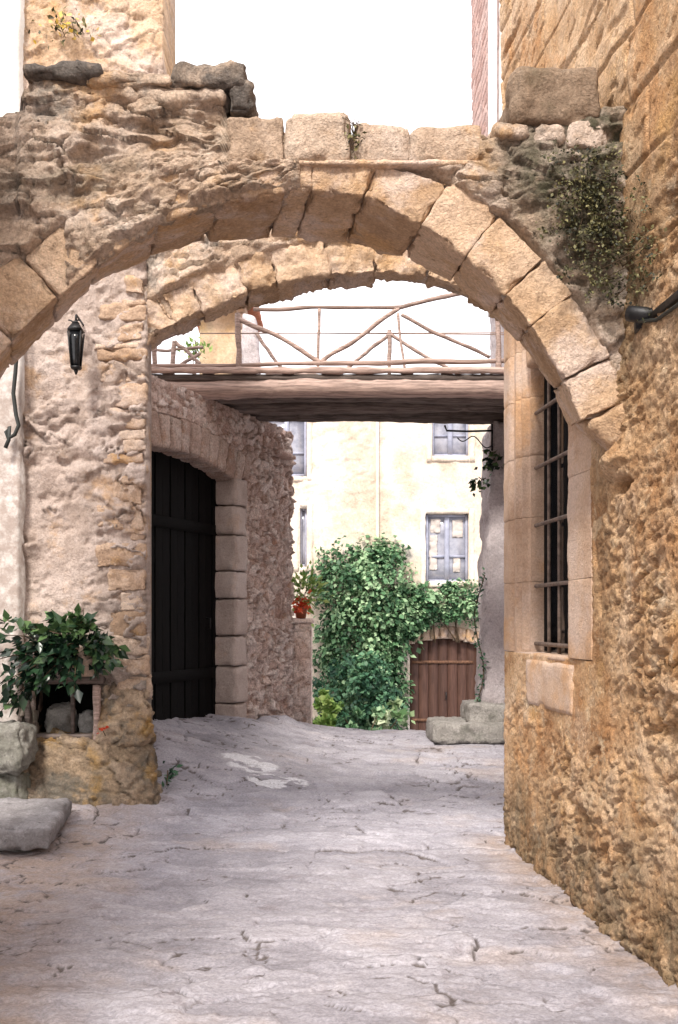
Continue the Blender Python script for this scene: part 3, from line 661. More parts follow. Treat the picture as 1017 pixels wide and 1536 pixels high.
hh = (.04*m*(.4+i+.8*e)+.03*fbm(XX*5, ZZ*8, None, 533, 4))*(1-ring)-.05*ring
V, Q, used = solid(np.stack([XX, E0-hh, ZZ], -1), np.stack([XX, np.full_like(XX, E1-.04), ZZ], -1), gquads(len(xs2), nr))
G().add(V, Q, tone=two(np.clip(.3+.6*i, 0, 1)), mortar=two((1-m)*.6)).build('wall', M['spandrel'], arch2)

# ------------------------------------------------------------------ left house: plastered front, quoins, battered foot, niche
h2 = thing('stone_house', 'pink plastered house with exposed corner stones behind the arch, its foot battered', 'house', (-2.2, 8.6, 0))
def h_front(u, v):
    m, i, e = rubble(u, v, .27, .13, 601, .5, .2)
    expo = np.clip(sst(-.15, .3, fbm(u*1.7, v*1.5, None, 603, 3)) + sst(.45, .8, u)*sst(4.6, 4.0, v) + sst(4.6, 5.2, v)*.8 + sst(1.3, .9, v), 0, 1)
    big = fbm(u*1.3, v*1.2, None, 605, 3)
    h = .03*big + .04*m*(.4+i+.8*e)*expo + .016*fbm(u*5, v*6, None, 607, 5) - .022*sst(.25, .6, fbm(u*9, v*11, None, 609, 3))
    h = h + .16*sst(.75, -.1, v-.2)
    st = .8*sst(1.2, .5, v-.2+.3*fbm(u*3, v*3, None, 611, 2)) + .25*sst(1.9, 1.2, v-.2)
    return h, np.clip(.25+.5*i*expo+.25*(1-expo)+.25*big, 0, 1), (1-m)*expo*.8, np.clip(st, 0, 1)
us = np.arange(0, 1.061, .0145); vs = np.concatenate([np.arange(0, 5.3, .016)])
nz0, nz1, nx0, nx1 = .64, 1.10, -2.53, -2.04
hole = lambda u, v: (u-2.66 > nx0) & (u-2.66 < nx1) & (v-.2 > nz0) & (v-.2 < nz1)
V, Q, at_ = relief((-2.66, 8.3, -.2), (1, 0, 0), (0, -1, 0), us, vs, h_front, .2, hole)
G().add(V, Q, **at_).build('wall', M['pink'], h2)
# corner stones
z = .95; k = 0; r_ = random.Random(11)
while z < 4.35:
    hgt = r_.uniform(.07, .20) if z > 1.9 else r_.uniform(.14, .26)
    w = r_.uniform(.12, .44); e_ = r_.uniform(-.025, .02); fl = .10*max(0, 1-(z-.9)/.8)
    xr = -1.6+e_+fl*.4; yf = 8.3-r_.uniform(.02, .06); tl = r_.uniform(-.025, .025)
    g = G(); block(g, [(xr-w, yf, z+.003+tl), (xr, yf, z+.003), (xr-.13, 8.72, z+.003), (xr-w, 8.72, z+.003), (xr-w, yf, z+hgt-.003+tl), (xr, yf, z+hgt-.003), (xr-.13, 8.72, z+hgt-.003), (xr-w, 8.72, z+hgt-.003)], res=.018, r=.016, amp=.02, ns=8, seed=640+k, tone=r_.random(), chip=.9, stain=.15*(z < 1.6))
    g.build('quoin', M['quoin'], h2); z += hgt; k += 1
# upper storey above the arch: bare warm rubble
def h_upper(u, v):
    m, i, e = rubble(u, v, .30, .17, 661, .45, .2); return .018*m*(.4+i+.8*e)+.014*fbm(u*4, v*5, None, 663, 5)-.02*sst(.2, .6, fbm(u*9, v*10, None, 665, 3)), .3+.6*i, (1-m)*.7, .4*sst(.2, .6, fbm(u*2, v*2, None, 667, 2))
V, Q, at_ = relief((-2.66, 8.27, 5.0), (1, 0, 0), (0, -1, 0), np.arange(0, 1.216, .0145), np.arange(0, 3.2, .0145), h_upper, .6)
G().add(V, Q, **at_).build('upper_wall', M['arch'], h2)
# side wall facing the alley (slanting away behind the corner)
V, Q, at_ = relief((-1.74, 8.72, -.2), np.array([-.33, .62, 0])/.702, np.array([.62, .33, 0])/.702, np.arange(0, .75, .03), np.arange(0, 4.55, .03), h_end, .3)
G().add(V, Q, **at_).build('side_wall', M['pink'], h2)
# battered foot of the corner
g = G()
block(g, [(-2.68, 7.90, -.1), (-1.41, 7.98, -.1), (-1.54, 8.8, -.1), (-2.68, 8.7, -.1), (-2.66, 8.17, .632), (-1.535, 8.18, .632), (-1.66, 8.8, .632), (-2.66, 8.26, .632)], .014, .10, .024, 6, 701, tone=.4, chip=.6, stain=.3, rub=.035)
block(g, [(-2.0, 8.16, .58), (-1.53, 8.16, .58), (-1.66, 8.8, .58), (-2.0, 8.8, .58), (-1.97, 8.245, 1.04), (-1.585, 8.245, 1.04), (-1.71, 8.8, 1.04), (-1.97, 8.8, 1.04)], .014, .05, .02, 6, 702, tone=.4, chip=.6, stain=.15, rub=.035)
g.build('battered_foot', M['base'], h2)
# niche
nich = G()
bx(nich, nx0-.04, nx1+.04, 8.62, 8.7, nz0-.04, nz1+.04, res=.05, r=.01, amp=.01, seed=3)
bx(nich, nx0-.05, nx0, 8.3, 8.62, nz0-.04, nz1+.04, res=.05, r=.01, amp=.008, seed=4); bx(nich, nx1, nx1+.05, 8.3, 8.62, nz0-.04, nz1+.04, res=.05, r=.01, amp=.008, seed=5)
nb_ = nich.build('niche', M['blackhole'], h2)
g = G(); bx(g, nx0-.06, nx1+.10, 8.18, 8.34, nz1-.03, nz1+.04, res=.03, r=.012, amp=.006, seed=5, tone=.4); bx(g, nx0-.04, nx1+.02, 8.2, 8.26, nz0-.02, nz0+.02, res=.03, r=.008, amp=.003, seed=5)
bx(g, nx0-.06, nx0-.02, 8.2, 8.28, nz0+.02, nz1-.03, res=.03, r=.008, amp=.003, seed=6); g.build('niche_frame', M['dark_shaded_wood'], nb_)
g = G(); bx(g, nx1+.01, nx1+.065, 8.20, 8.3, nz0-.06, nz1-.035, res=.03, r=.012, amp=.006, seed=7, tone=.6); g.build('niche_post', M['wood'], nb_)
for k, x in enumerate((-2.20,)):
    g = G(); bx(g, x-.016, x+.016, 8.21, 8.25, nz0+.02, nz1-.03, res=.05, r=.005, amp=.002, seed=k); g.build('niche_bar', M['dark_shaded_wood'], nb_)
for k, (x, w, h_) in enumerate(((-2.37, .12, .25), (-2.13, .08, .18))):
    g = G(); bx(g, x-w, x+w, 8.42, 8.60, nz0-.04, nz0+h_, res=.02, r=.07, amp=.03, seed=20+k, tone=.3+.3*k)
    tag(g.build('stone', M['grey'], None), ['larger rounded grey stone standing inside the small wall niche', 'smaller rounded grey stone at the right inside the small wall niche'][k], 'stone', 'stones in the niche')
# white rendered house at the far left
h3 = thing('plaster_house', 'pale white plastered house corner at the left edge of the view', 'house', (-3.2, 8.5, 0))
def h_wh(u, v): return .008*fbm(u*4, v*4, None, 801, 4), .5+.3*fbm(u, v, None, 803, 2), 0*u, sst(4.2, 3.4, v+.3*fbm(u*3, v*2, None, 805, 3))
V, Q, at_ = relief((-4.6, 8.17, -.2), (1, 0, 0), (0, -1, 0), np.arange(0, 1.981, .03), np.arange(0, 8.4, .04), h_wh, .8, None, lambda u, v: np.where(u > 1.9, .008*fbm(v*2, v*0, None, 5, 3), 0))
G().add(V, Q, **at_).build('wall', M['white'], h3)

# ------------------------------------------------------------------ gate wall with the dark doorway
h4 = thing('gate_wall', 'rough pink rubble wall under the footbridge with a tall dark arched gateway', 'wall', (-1.3, 11, 0))
GA = np.array([-1.95, 9.3, -.3]); gl = math.hypot(1.35, 3.3); GU = np.array([1.35, 3.3, 0])/gl; GN = np.array([3.3, -1.35, 0])/gl
darch = lambda u: 3.31-.10*((u-.9)/.95)**2
def h_gate(u, v):
    m, i, e = rubble(u, v, .13, .10, 901, .45, .3)
    rgh = sst(2.1, 2.4, u)
    h = (.016+.022*rgh)*m*(.3+i+.8*e) + .015*fbm(u*3, v*3, None, 903, 4)*rgh + .012*fbm(u*9, v*9, None, 905, 3)
    return h, np.clip(.1+.85*i, 0, 1), (1-m), 0*u
hole = lambda u, v: (u > .1) & (u < 2.30) & (v-.3 < darch(u)+np.where((u < 1.8), 0, .0)+.34) 
V, Q, at_ = relief(GA, GU, GN, np.arange(0, gl+.001, .014), np.arange(0, 4.28, .014), h_gate, .5, hole)
G().add(V, Q, **at_).build('wall', M['rose'], h4)
zj = [.30, .66, 1.08, 1.42, 1.84, 2.15, 2.56, 2.89, 3.2]
for k in range(8):
    g = G(); obox(g, GA, GU, GN, 2.0+.008*(k % 2), 2.29+.04*((k*3) % 3), -.34, .035+.01*(k % 2), zj[k]+.006, zj[k+1]-.006, res=.03, r=.018, amp=.007, seed=920+k, tone=.35+.4*((k*5) % 7)/7)
    g.build('jamb_stone', M['jambgrey'], h4)
cuts = np.linspace(-.05, 2.35, 14)
for k in range(13):
    a, b = cuts[k]+.004, cuts[k+1]-.005
    P = lambda u, n, z: (GA[0]+GU[0]*u+GN[0]*n, GA[1]+GU[1]*u+GN[1]*n, z)
    sp = lambda u: u+(u-1.0)*.10
    za, zb = darch(a), darch(b)
    if a > 2.0: za = zb = 3.21
    g = G(); block(g, [P(a, -.34, za), P(b, -.34, zb), P(b, .035, zb), P(a, .035, za), P(sp(a), -.34, za+.34), P(sp(b), -.34, zb+.34), P(sp(b), .035, zb+.34), P(sp(a), .035, za+.34)], .03, .02, .01, 9, 940+k, tone=.1+.4*((k*3) % 5)/5, stain=.2)
    g.build('voussoir', M['rose'], h4)
# doorway: boarded leaf set back in the reveal, dark passage behind
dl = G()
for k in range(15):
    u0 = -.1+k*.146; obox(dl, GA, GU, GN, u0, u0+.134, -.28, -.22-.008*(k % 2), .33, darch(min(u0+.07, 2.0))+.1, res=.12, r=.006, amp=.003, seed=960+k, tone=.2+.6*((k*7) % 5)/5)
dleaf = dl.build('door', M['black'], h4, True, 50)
for z in (.95, 2.55):
    g = G(); obox(g, GA, GU, GN, -.1, 1.98, -.225, -.20, z, z+.12, res=.1, r=.006, amp=.002, seed=3); g.build('rail', M['black'], dleaf)
g = G(); tube(g, [P(1.8, -.22, 1.5), P(1.8, -.17, 1.5), P(1.8, -.17, 1.62), P(1.8, -.22, 1.62)], .008); g.build('handle', M['iron'], dleaf)
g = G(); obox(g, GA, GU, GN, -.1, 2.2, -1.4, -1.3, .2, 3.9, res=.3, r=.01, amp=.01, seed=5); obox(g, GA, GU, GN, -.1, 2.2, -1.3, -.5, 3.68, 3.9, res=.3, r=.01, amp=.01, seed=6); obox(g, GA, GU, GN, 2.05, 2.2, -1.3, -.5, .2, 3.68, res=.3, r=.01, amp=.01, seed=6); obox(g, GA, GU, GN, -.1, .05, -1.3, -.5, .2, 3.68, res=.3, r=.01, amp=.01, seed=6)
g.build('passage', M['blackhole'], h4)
# lintel stone proud of the wall near the top right
g = G(); obox(g, GA, GU, GN, 2.95, 3.45, -.1, .12, 3.60, 3.66, res=.03, r=.01, amp=.006, seed=8, tone=.1); g.build('wall_slate', M['rose'], h4)
# low wall beyond, with a flower pot
def low(u, v):
    m, i, e = rubble(u, v, .16, .13, 1001, .4, .3); return .03*m+.015*fbm(u*8, v*8, None, 5, 3), .4+.5*i, (1-m)*.8, 0*u
bl = thing('low_wall', 'low pink stone wall end beyond the gateway, topped by a flower pot', 'wall', (-.5, 12.8, 0))
V, Q, at_ = relief((-.66, 12.68, -.6), (1, 0, 0), (0, -1, 0), np.arange(0, .31, .02), np.arange(0, 2.17, .02), low, .8)
G().add(V, Q, **at_).build('wall', M['rose'], bl)
g = G(); bx(g, -.66, -.33, 12.62, 13.5, 1.56, 1.62, res=.03, r=.015, amp=.008, seed=4, tone=.7); g.build('cap', M['rose'], bl)
pot = thing('potted_flowers', 'small terracotta pot of red flowers on the low wall', 'potted plant', (-.49, 12.8, 1.62))
g = G(); lathe(g, (-.49, 12.8, 1.615), [(.0, 0), (.06, 0), (.085, .13), (.095, .13), (.095, .16), (.08, .16), (.07, .13), (0, .13)]); g.build('pot', M['terracotta'], pot)
r2 = np.random.default_rng(3)
Pn = r2.normal(0, 1, (230, 3))*np.array([.10, .09, .12])+np.array([-.44, 12.8, 1.96]); g = G(); leaves(g, Pn, np.tile([0, -.4, .2], (230, 1)), .085, 3, .6); g.build('foliage', M['lime'], pot)
Pn = r2.normal(0, 1, (60, 3))*np.array([.055, .04, .06])+np.array([-.47, 12.68, 1.80]); g = G(); leaves(g, Pn, np.tile([0, -1, .2], (60, 1)), .07, 4, .9); g.build('blossom', M['red'], pot)
g = G()
for k in range(7): pole(g, (-.49, 12.8, 1.74), tuple(np.array([-.45, 12.8, 2.0])+r2.normal(0, .07, 3)), .005, 5, 4, .02, 0, k)
g.build('stem', M['bark'], pot)

# ------------------------------------------------------------------ wooden footbridge
br = thing('wooden_footbridge', 'rustic log footbridge with pole railings crossing high over the alley', 'footbridge', (0, 11.1, 4.0))
BX0, BX1 = -2.15, 2.3
g = G(); pole(g, (BX0, 10.55, 4.045), (BX1, 10.55, 4.05), .105, 14, 60, .03, .10, 3, tone=.75); g.build('beam', M['wood'], br)
g = G(); pole(g, (BX0, 11.78, 4.04), (BX1, 11.78, 4.035), .11, 14, 60, .03, .12, 4, tone=.4); g.build('beam', M['dark_shaded_wood'], br)
for k, y in enumerate((10.9, 11.3)):
    g = G(); pole(g, (BX0, y, 4.05), (BX1, y, 4.045), .09, 12, 50, .03, .12, 8+k, tone=.9); g.build('beam', M['dark_shaded_wood'], br)
g = G(); x = BX0; k = 0
while x < BX1:
    bx(g, x+.004, x+.136, 10.505+.004*math.sin(k*2.1), 11.9, 4.157, 4.195+.004*(k % 3), res=.12, r=.006, amp=.004, seed=k, tone=.3+.4*((k*5) % 7)/7); x += .14; k += 1
g.build('deck', M['dark_shaded_wood'], br)
g = G(); bx(g, BX0, BX1, 10.44, 10.50, 4.19, 4.262, res=.06, r=.014, amp=.006, seed=5, tone=.9); g.build('edge_board', M['wood'], br)
g = G(); bx(g, BX0, BX1, 10.47, 10.50, 4.12, 4.188, res=.06, r=.006, amp=.003, seed=15, tone=.2); g.build('shade_gap_strip', M['dark_shaded_wood'], br)  # dark strip standing in for the shaded gap below the edge board
def rl(p0, p1, d, r, seed, name, bend=.02, n=8):
    g = G(); pole(g, at(p0[0], p0[1], d), at(p1[0], p1[1], d), r*1.35, n, 18, bend, .22, seed, tone=.35+.3*(seed % 3)/2); g.build(name, M['wood'], br)
rl((218, 549), (480, 545), 10.5, .016, 1, 'rail'); rl((470, 545), (765, 541), 10.5, .021, 2, 'rail')
rl((380, 464), (600, 461), 10.5, .016, 3, 'rail'); rl((478, 546), (598, 462), 10.5, .018, 5, 'brace', .03); rl((592, 463), (690, 440), 10.5, .018, 6, 'rail', .01); rl((690, 440), (775, 425), 10.5, .018, 6, 'rail', .01)
rl((218, 523), (320, 470), 10.5, .012, 7, 'brace'); rl((357, 478), (484, 545), 10.5, .018, 8, 'brace', .03); rl((602, 472), (735, 536), 10.5, .014, 9, 'brace')
rl((479, 463), (477, 552), 10.5, .012, 10, 'post', .01); rl((597, 470), (607, 552), 10.5, .010, 11, 'post', .01); rl((356, 470), (358, 556), 10.5, .022, 12, 'post', .01); rl((745, 440), (748, 556), 10.5, .022, 13, 'post', .01); rl((232, 480), (232, 556), 10.5, .02, 14, 'post', .01)
rl((300, 500), (760, 499), 10.5, .0045, 14, 'wire', .005, 6)
rl((512, 560), (584, 501), 11.8, .016, 15, 'brace', .03); rl((584, 501), (690, 562), 11.8, .016, 16, 'brace', .03); rl((385, 500), (425, 556), 11.8, .016, 17, 'brace', .02)
rl((218, 525), (305, 521), 11.8, .014, 18, 'rail'); rl((262, 512), (300, 546), 11.8, .016, 19, 'brace'); rl((300, 530), (255, 562), 11.8, .016, 19, 'brace'); rl((262, 512), (258, 562), 11.8, .022, 20, 'post', .01)
rl((584, 495), (584, 562), 11.8, .018, 21, 'post', .01); rl((330, 500), (790, 502), 11.8, .006, 22, 'rail', .01, 6)
g = G(); bx(g, *[at(400, 0, 11.2)[0], at(485, 0, 11.2)[0]], 11.1, 11.3, 4.2, 4.36, res=.04, r=.02, amp=.02, seed=8, tone=.5); tag(g.build('timber_offcut', M['wood']), 'short weathered timber baulk lying on the footbridge deck', 'timber')

# ------------------------------------------------------------------ behind the bridge on the left: yellow house, grey post
h5 = thing('yellow_house', 'ochre rendered house corner showing above the footbridge', 'house', (-1.9, 14.6, 0))
def h_y(u, v): return .01*fbm(u*4, v*4, None, 1101, 4), .5+.4*fbm(u*2, v*.7, None, 1103, 3), 0*u, .3*sst(.3, .7, fbm(u*3, v, None, 1105, 2))
V, Q, at_ = relief((-2.02, 14.4, -.8), (1, 0, 0), (0, -1, 0), np.arange(0, .62, .03), np.arange(0, 7.0, .04), h_y, 1.5)
G().add(V, Q, **at_).build('wall', M['yellow'], h5)
g = G(); z = 3.5; k = 0
while z < 6.1:
    bx(g, -1.44-.05*(k % 2), -1.36, 14.33, 15, z+.005, z+.225, res=.05, r=.02, amp=.01, seed=k, tone=.6); z += .23; k += 1
g.build('quoin', M['jamb'], h5)
g = G(); bx(g, -2.25, -1.2, 14.0, 16, 6.2, 6.32, res=.1, r=.02, amp=.01, seed=2, tone=.5); g.build('roof', M['terracotta'], h5)
g = G(); block(g, [at(362, 640, 13.4), at(398, 640, 13.4), at(398, 640, 13.8), at(362, 640, 13.8), at(364, 470, 13.4), at(384, 476, 13.4), at(384, 476, 13.8), at(364, 470, 13.8)], .04, .03, .02, 6, 12, tone=.7)
tag(g.build('stone_pillar', M['lilac']), 'pale leaning stone pillar beside the ochre house above the bridge', 'pillar')
g = G(); V, Q, at_ = relief((-2.9, 13.0, -.5), (1, 0, 0), (0, -1, 0), np.arange(0, 1.06, .04), np.arange(0, 5.32, .04), low, .4)
g.add(V, Q, **at_); tag(g.build('parapet_wall', M['yellow']), 'low ochre parapet wall behind the left end of the footbridge', 'wall')
r2 = np.random.default_rng(12); g = G(); Pn = r2.normal(0, 1, (70, 3))*np.array([.08, .08, .08])+np.array([-1.93, 13.3, 5.2]); leaves(g, Pn, np.tile([0, -.2, .6], (70, 1)), .09, 3)
sb = thing('shrub', 'small green shrub over the ochre parapet beyond the bridge', 'shrub', (-1.93, 13.2, 4.8)); g.build('foliage', M['lime'], sb)
g = G()
for k in range(5): pole(g, (-1.93, 13.25, 4.6), tuple(np.array([-1.93, 13.3, 5.2])+r2.normal(0, .08, 3)), .008, 5, 4, .02, 0, k)
g.build('stem', M['bark'], sb)

# ------------------------------------------------------------------ right: pillar, steps, tall brick house
g = G(); block(g, [(1.63, 11.6, .2), (2.15, 11.6, .2), (2.15, 12.3, .2), (1.66, 12.3, .2), (1.785, 11.6, 3.93), (2.15, 11.6, 3.93), (2.15, 12.3, 3.93), (1.785, 12.3, 3.93)], .035, .05, .03, 4, 1201, tone=.5, chip=.5)
tag(g.build('stone_pillar', M['lilac']), 'tapering grey stone pillar carrying the right end of the footbridge', 'pillar')
for k, (a, b, c, d_, y0, y1) in enumerate(((648, 762, 1086, 1116, 11.15, 12.0), (702, 770, 1056, 1088, 11.35, 12.1))):
    pblock(a, b, c, d_, y0, y1, M['grey'], 'stone_step', 1210+k, .01, .35+.3*k, .035, .02)
    tag(bpy.data.objects['stone_step' + ('' if k == 0 else '.001')], ['wide lower grey stone step at the foot of the tapering pillar', 'narrow upper stone step directly under the tapering pillar'][k], 'step', 'steps at the pillar')
h6 = thing('brick_house', 'tall narrow pink brick house rising behind the arch on the right', 'house', (2.6, 12, 0))
def h_br(u, v):
    m, i, e = coursed(u, v, .14, .36, 1301, .015, .012); return .022*m+.008*fbm(u*7, v*7, None, 1302, 3), .2+.7*i, 1-m, 0*u
def h_lo(u, v):
    m, i, e = rubble(u, v, .3, .2, 1311, .4, .2); return .02*m+.01*fbm(u*6, v*6, None, 1312, 3), .3+.4*i, (1-m)*.6, 0*u
V, Q, at_ = relief((2.02, 8.9, -.9), (0, 1, 0), (-1, 0, 0), np.arange(0, 4.3, .04), np.arange(0, 7.15, .04), h_lo, .8)
G().add(V, Q, **at_).build('wall', M['lilac'], h6)
V, Q, at_ = relief((1.78, 11.0, 6.25), (0, 1, 0), (-1, 0, 0), np.arange(0, 2.21, .02), np.arange(0, 5.2, .02), h_br, 1.2, None, lambda u, v: np.where(u > 2.1, .05*sst(0, 5, v), 0))
G().add(V, Q, **at_).build('upper_wall', M['brick'], h6)
g = G(); bx(g, 1.76, 3.2, 10.9, 10.995, 6.25, 11.45, res=.15, r=.01, amp=.008, seed=4, tone=.7); g.build('plaster_end', M['white'], h6)
g = G(); pole(g, (1.67, 10.82, 4.9), (1.67, 10.82, 11.4), .05, 12, 20, 0, .01, 3, tone=.9); tag(g.build('drainpipe', M['white']), 'white downpipe beside the tall brick house above the arch', 'pipe')
# iron sign bracket on the pillar and plants hanging from it
ib = thing('iron_bracket', 'wrought iron bracket with a scroll under the right end of the footbridge', 'bracket', (1.75, 11.58, 3.6))
g = G(); tube(g, [at(738, 646, 11.55), at(700, 647, 11.55), at(670, 646, 11.55), at(667, 638, 11.55)], .012); g.build('arm', M['iron'], ib)
g = G(); tt = np.linspace(0, 1, 40); tube(g, [at(738-52*t_, 668-14*t_+6*math.sin(t_*9), 11.55) for t_ in tt], .007, 6); g.build('scroll', M['iron'], ib)
g = G(); tube(g, [at(738, 636, 11.58), at(738, 676, 11.58)], .012); g.build('wall_plate', M['iron'], ib)
for k, (px, py, n_) in enumerate(((738, 690, 45), (722, 720, 26))):
    hp = thing('hanging_plant', ['upper dark trailing plant growing on the grey pillar', 'small leafy tuft hanging off the pillar edge, lower of two'][k], 'plant', at(px, py, 11.5))
    g = G(); c = np.array(at(px, py, 11.55)); Pn = c + np.random.default_rng(k+50).normal(0, 1, (n_, 3))*np.array([.05, .05, .08]); leaves(g, Pn, np.tile([-.2, -.5, -.5], (n_, 1)), .09, k); g.build('foliage', M['potleaf'], hp)
    g = G(); tube(g, [c+np.array([.06, .06, .03]), c, c+np.array([-.03, -.02, -.08])], .006); g.build('stem', M['bark'], hp)
cp = thing('climbing_plant', 'thin climber running up the left edge of the tapering pillar', 'plant', (1.62, 11.55, .6))
g = G(); Pc = np.array([at(716+8*math.sin(t_*7)+t_*6, 1052-190*t_, 11.56) for t_ in np.linspace(0, 1, 70)]); tube(g, Pc, .007, 6); g.build('stem', M['bark'], cp)
g = G(); leaves(g, np.repeat(Pc, 2, 0)+rng.normal(0, .02, (140, 3)), np.tile([-.3, -.6, -.2], (140, 1)), .05, 5); g.build('foliage', M['ivydark'], cp)

# ------------------------------------------------------------------ far house
h7 = thing('cream_house', 'cream rendered house closing the alley, with blue grey windows and a brown arched door', 'house', (.8, 20, -1))
def h_far(u, v):
    m, i, e = rubble(u, v, .5, .25, 1401, .5, .2); ex = sst(.1, .5, fbm(u*.8, v*.8, None, 1403, 3))
    return .02*m*ex+.014*fbm(u*3, v*3, None, 1404, 4), .45+.3*i*ex, (1-m)*ex*.5, .25*sst(.2, .7, fbm(u*1.1, v*.5, None, 1406, 3))
FX, FY = -6.0, 20.0
wins = []
def P20(px, py): a = at(px, py, FY); return a[0], a[2]
W1 = (*P20(639, 873), *P20(703, 771)); W2 = (*P20(648, 684), *P20(704, 600)); W3 = (*P20(436, 714), *P20(460, 620)); W4 = (*P20(449, 850), *P20(461, 761)); DR = (*P20(614, 1110), *P20(716, 957))
rects = [(W1[0], W1[2], W1[1], W1[3]), (W2[0], W2[2], W2[1], W2[3]), (W3[0]-.5, W3[2], W3[1], W3[3]), (W4[0], W4[2], W4[1], W4[3])]
dz = lambda x: DR[3]-.02-.12*((x-(DR[0]+DR[2])/2)/((DR[2]-DR[0])/2))**2
def hole(u, v):
    x = u+FX; z = v-1.4; h = np.zeros(u.shape, bool)
    for (a, b, c, d_) in rects: h |= (x > a) & (x < b) & (z > c) & (z < d_)
    return h | ((x > DR[0]) & (x < DR[2]) & (z < dz(x)))
V, Q, at_ = relief((FX, FY, -1.4), (1, 0, 0), (0, -1, 0), np.arange(0, 13, .035), np.arange(0, 7.7, .035), h_far, .4, hole)
G().add(V, Q, **at_).build('wall', M['cream'], h7)
g = G(); bx(g, -6.2, 7.2, 19.75, 23, 6.28, 6.42, res=.3, r=.02, amp=.01, seed=2); g.build('roof', M['terracotta'], h7)
for k, (a, b, c, d_) in enumerate(rects):
    g = G(); y0, y1 = 20.10, 20.16; w_ = .055
    for q in ((a, a+w_, c, d_), (b-w_, b, c, d_), (a+w_, b-w_, c, c+w_), (a+w_, b-w_, d_-w_, d_)): bx(g, q[0], q[1], y0, y1, q[2], q[3], res=.3, r=.006, amp=.001, seed=1, tone=.5)
    if b-a > .5:
        m_ = (a+b)/2; bx(g, m_-.05, m_+.05, y0-.012, y1, c+w_, d_-w_, res=.3, r=.006, amp=.001, seed=1, tone=.5)
        bx(g, a+w_, m_-.052, y0+.01, y1-.01, c+(d_-c)*.36, c+(d_-c)*.40, res=.3, r=.005, amp=.001, seed=1); bx(g, m_+.052, b-w_, y0+.01, y1-.01, c+(d_-c)*.36, c+(d_-c)*.40, res=.3, r=.005, amp=.001, seed=1)
    wf = g.build('window', M['bluegrey'], h7)
    g = G(); bx(g, a-.02, b+.02, y1-.02, y1-.01, c-.02, d_+.02, res=.4, r=.001, amp=0, seed=1); g.build('pane', M['paleglass'], wf)
    g = G(); t = .12
    for q in ((a-t, a-.002, c-t, d_+t), (b+.002, b+t, c-t, d_+t), (a, b, d_+.002, d_+t), (a, b, c-t, c-.002)): bx(g, q[0], q[1], 19.972, 20.2, q[2], q[3], res=.1, r=.012, amp=.005, seed=k, tone=.55)
    g.build('window_surround', M['cream'], wf)
    if k == 0:
        g = G()
        for (x0, x1, z0, z1) in ((a+.08, a+.24, c+.25, c+.95), (a+.10, a+.3, c+1.0, c+1.28), (b-.32, b-.1, c+.9, c+1.26), (b-.3, b-.16, c+.2, c+.5)):
            bx(g, x0, x1, 20.12, 20.135, z0, z1, res=.03, r=.006, amp=.02, seed=6)
        g.build('curtain', M['curtain'], wf)
g = G(); n_ = 7
for k in range(n_):
    x0 = DR[0]+(DR[2]-DR[0])*k/n_; x1 = DR[0]+(DR[2]-DR[0])*(k+1)/n_
    bx(g, x0+.0015, x1-.0015, 20.10+.003*(k % 2), 20.17, -1.3, dz((x0+x1)/2)+.06, res=.12, r=.008, amp=.004, seed=k, tone=.3+.5*((k*5) % 7)/7)
bx(g, DR[0]-.05, DR[2]+.05, 20.18, 20.24, -1.3, DR[3]+.1, res=.3, r=.005, amp=0, seed=1, tone=0)  # dark backing added so no daylight shows through the plank gaps
dr = g.build('door', M['door'], h7)
g = G(); xm = (DR[0]+DR[2])/2; tube(g, [(xm+.06, 20.09, .0), (xm+.06, 20.04, .0), (xm+.06, 20.04, .14), (xm+.06, 20.09, .14)], .012); g.build('handle', M['iron'], dr)
for z in (.72, -.45):
    g = G(); bx(g, DR[0]+.06, DR[2]-.06, 20.075, 20.098, z, z+.06, res=.1, r=.005, amp=.002, seed=2); g.build('strap_hinge', M['rust'], dr)
for k in range(9):
    a = DR[0]-.12+(DR[2]-DR[0]+.24)*k/9; b = DR[0]-.12+(DR[2]-DR[0]+.24)*(k+1)/9
    g = G(); za, zb = dz(np.clip(a, DR[0], DR[2]))+.01, dz(np.clip(b, DR[0], DR[2]))+.01
    block(g, [(a+.004, 19.94, za), (b-.004, 19.94, zb), (b-.004, 20.25, zb), (a+.004, 20.25, za), (a+.004, 19.94, za+.26), (b-.004, 19.94, zb+.26), (b-.004, 20.25, zb+.26), (a+.004, 20.25, za+.26)], .05, .015, .008, 8, 1450+k, tone=.2+.4*((k*3) % 5)/5)
    g.build('voussoir', M['quoin'], dr)
px_ = P20(566, 600)[0]
g = G(); pole(g, (px_, 19.93, 1.2), (px_, 19.93, 6.25), .035, 10, 20, 0, .02, 3, tone=.75); tag(g.build('drainpipe', M['cream']), 'thin cream downpipe on the far house above the ivy', 'pipe')

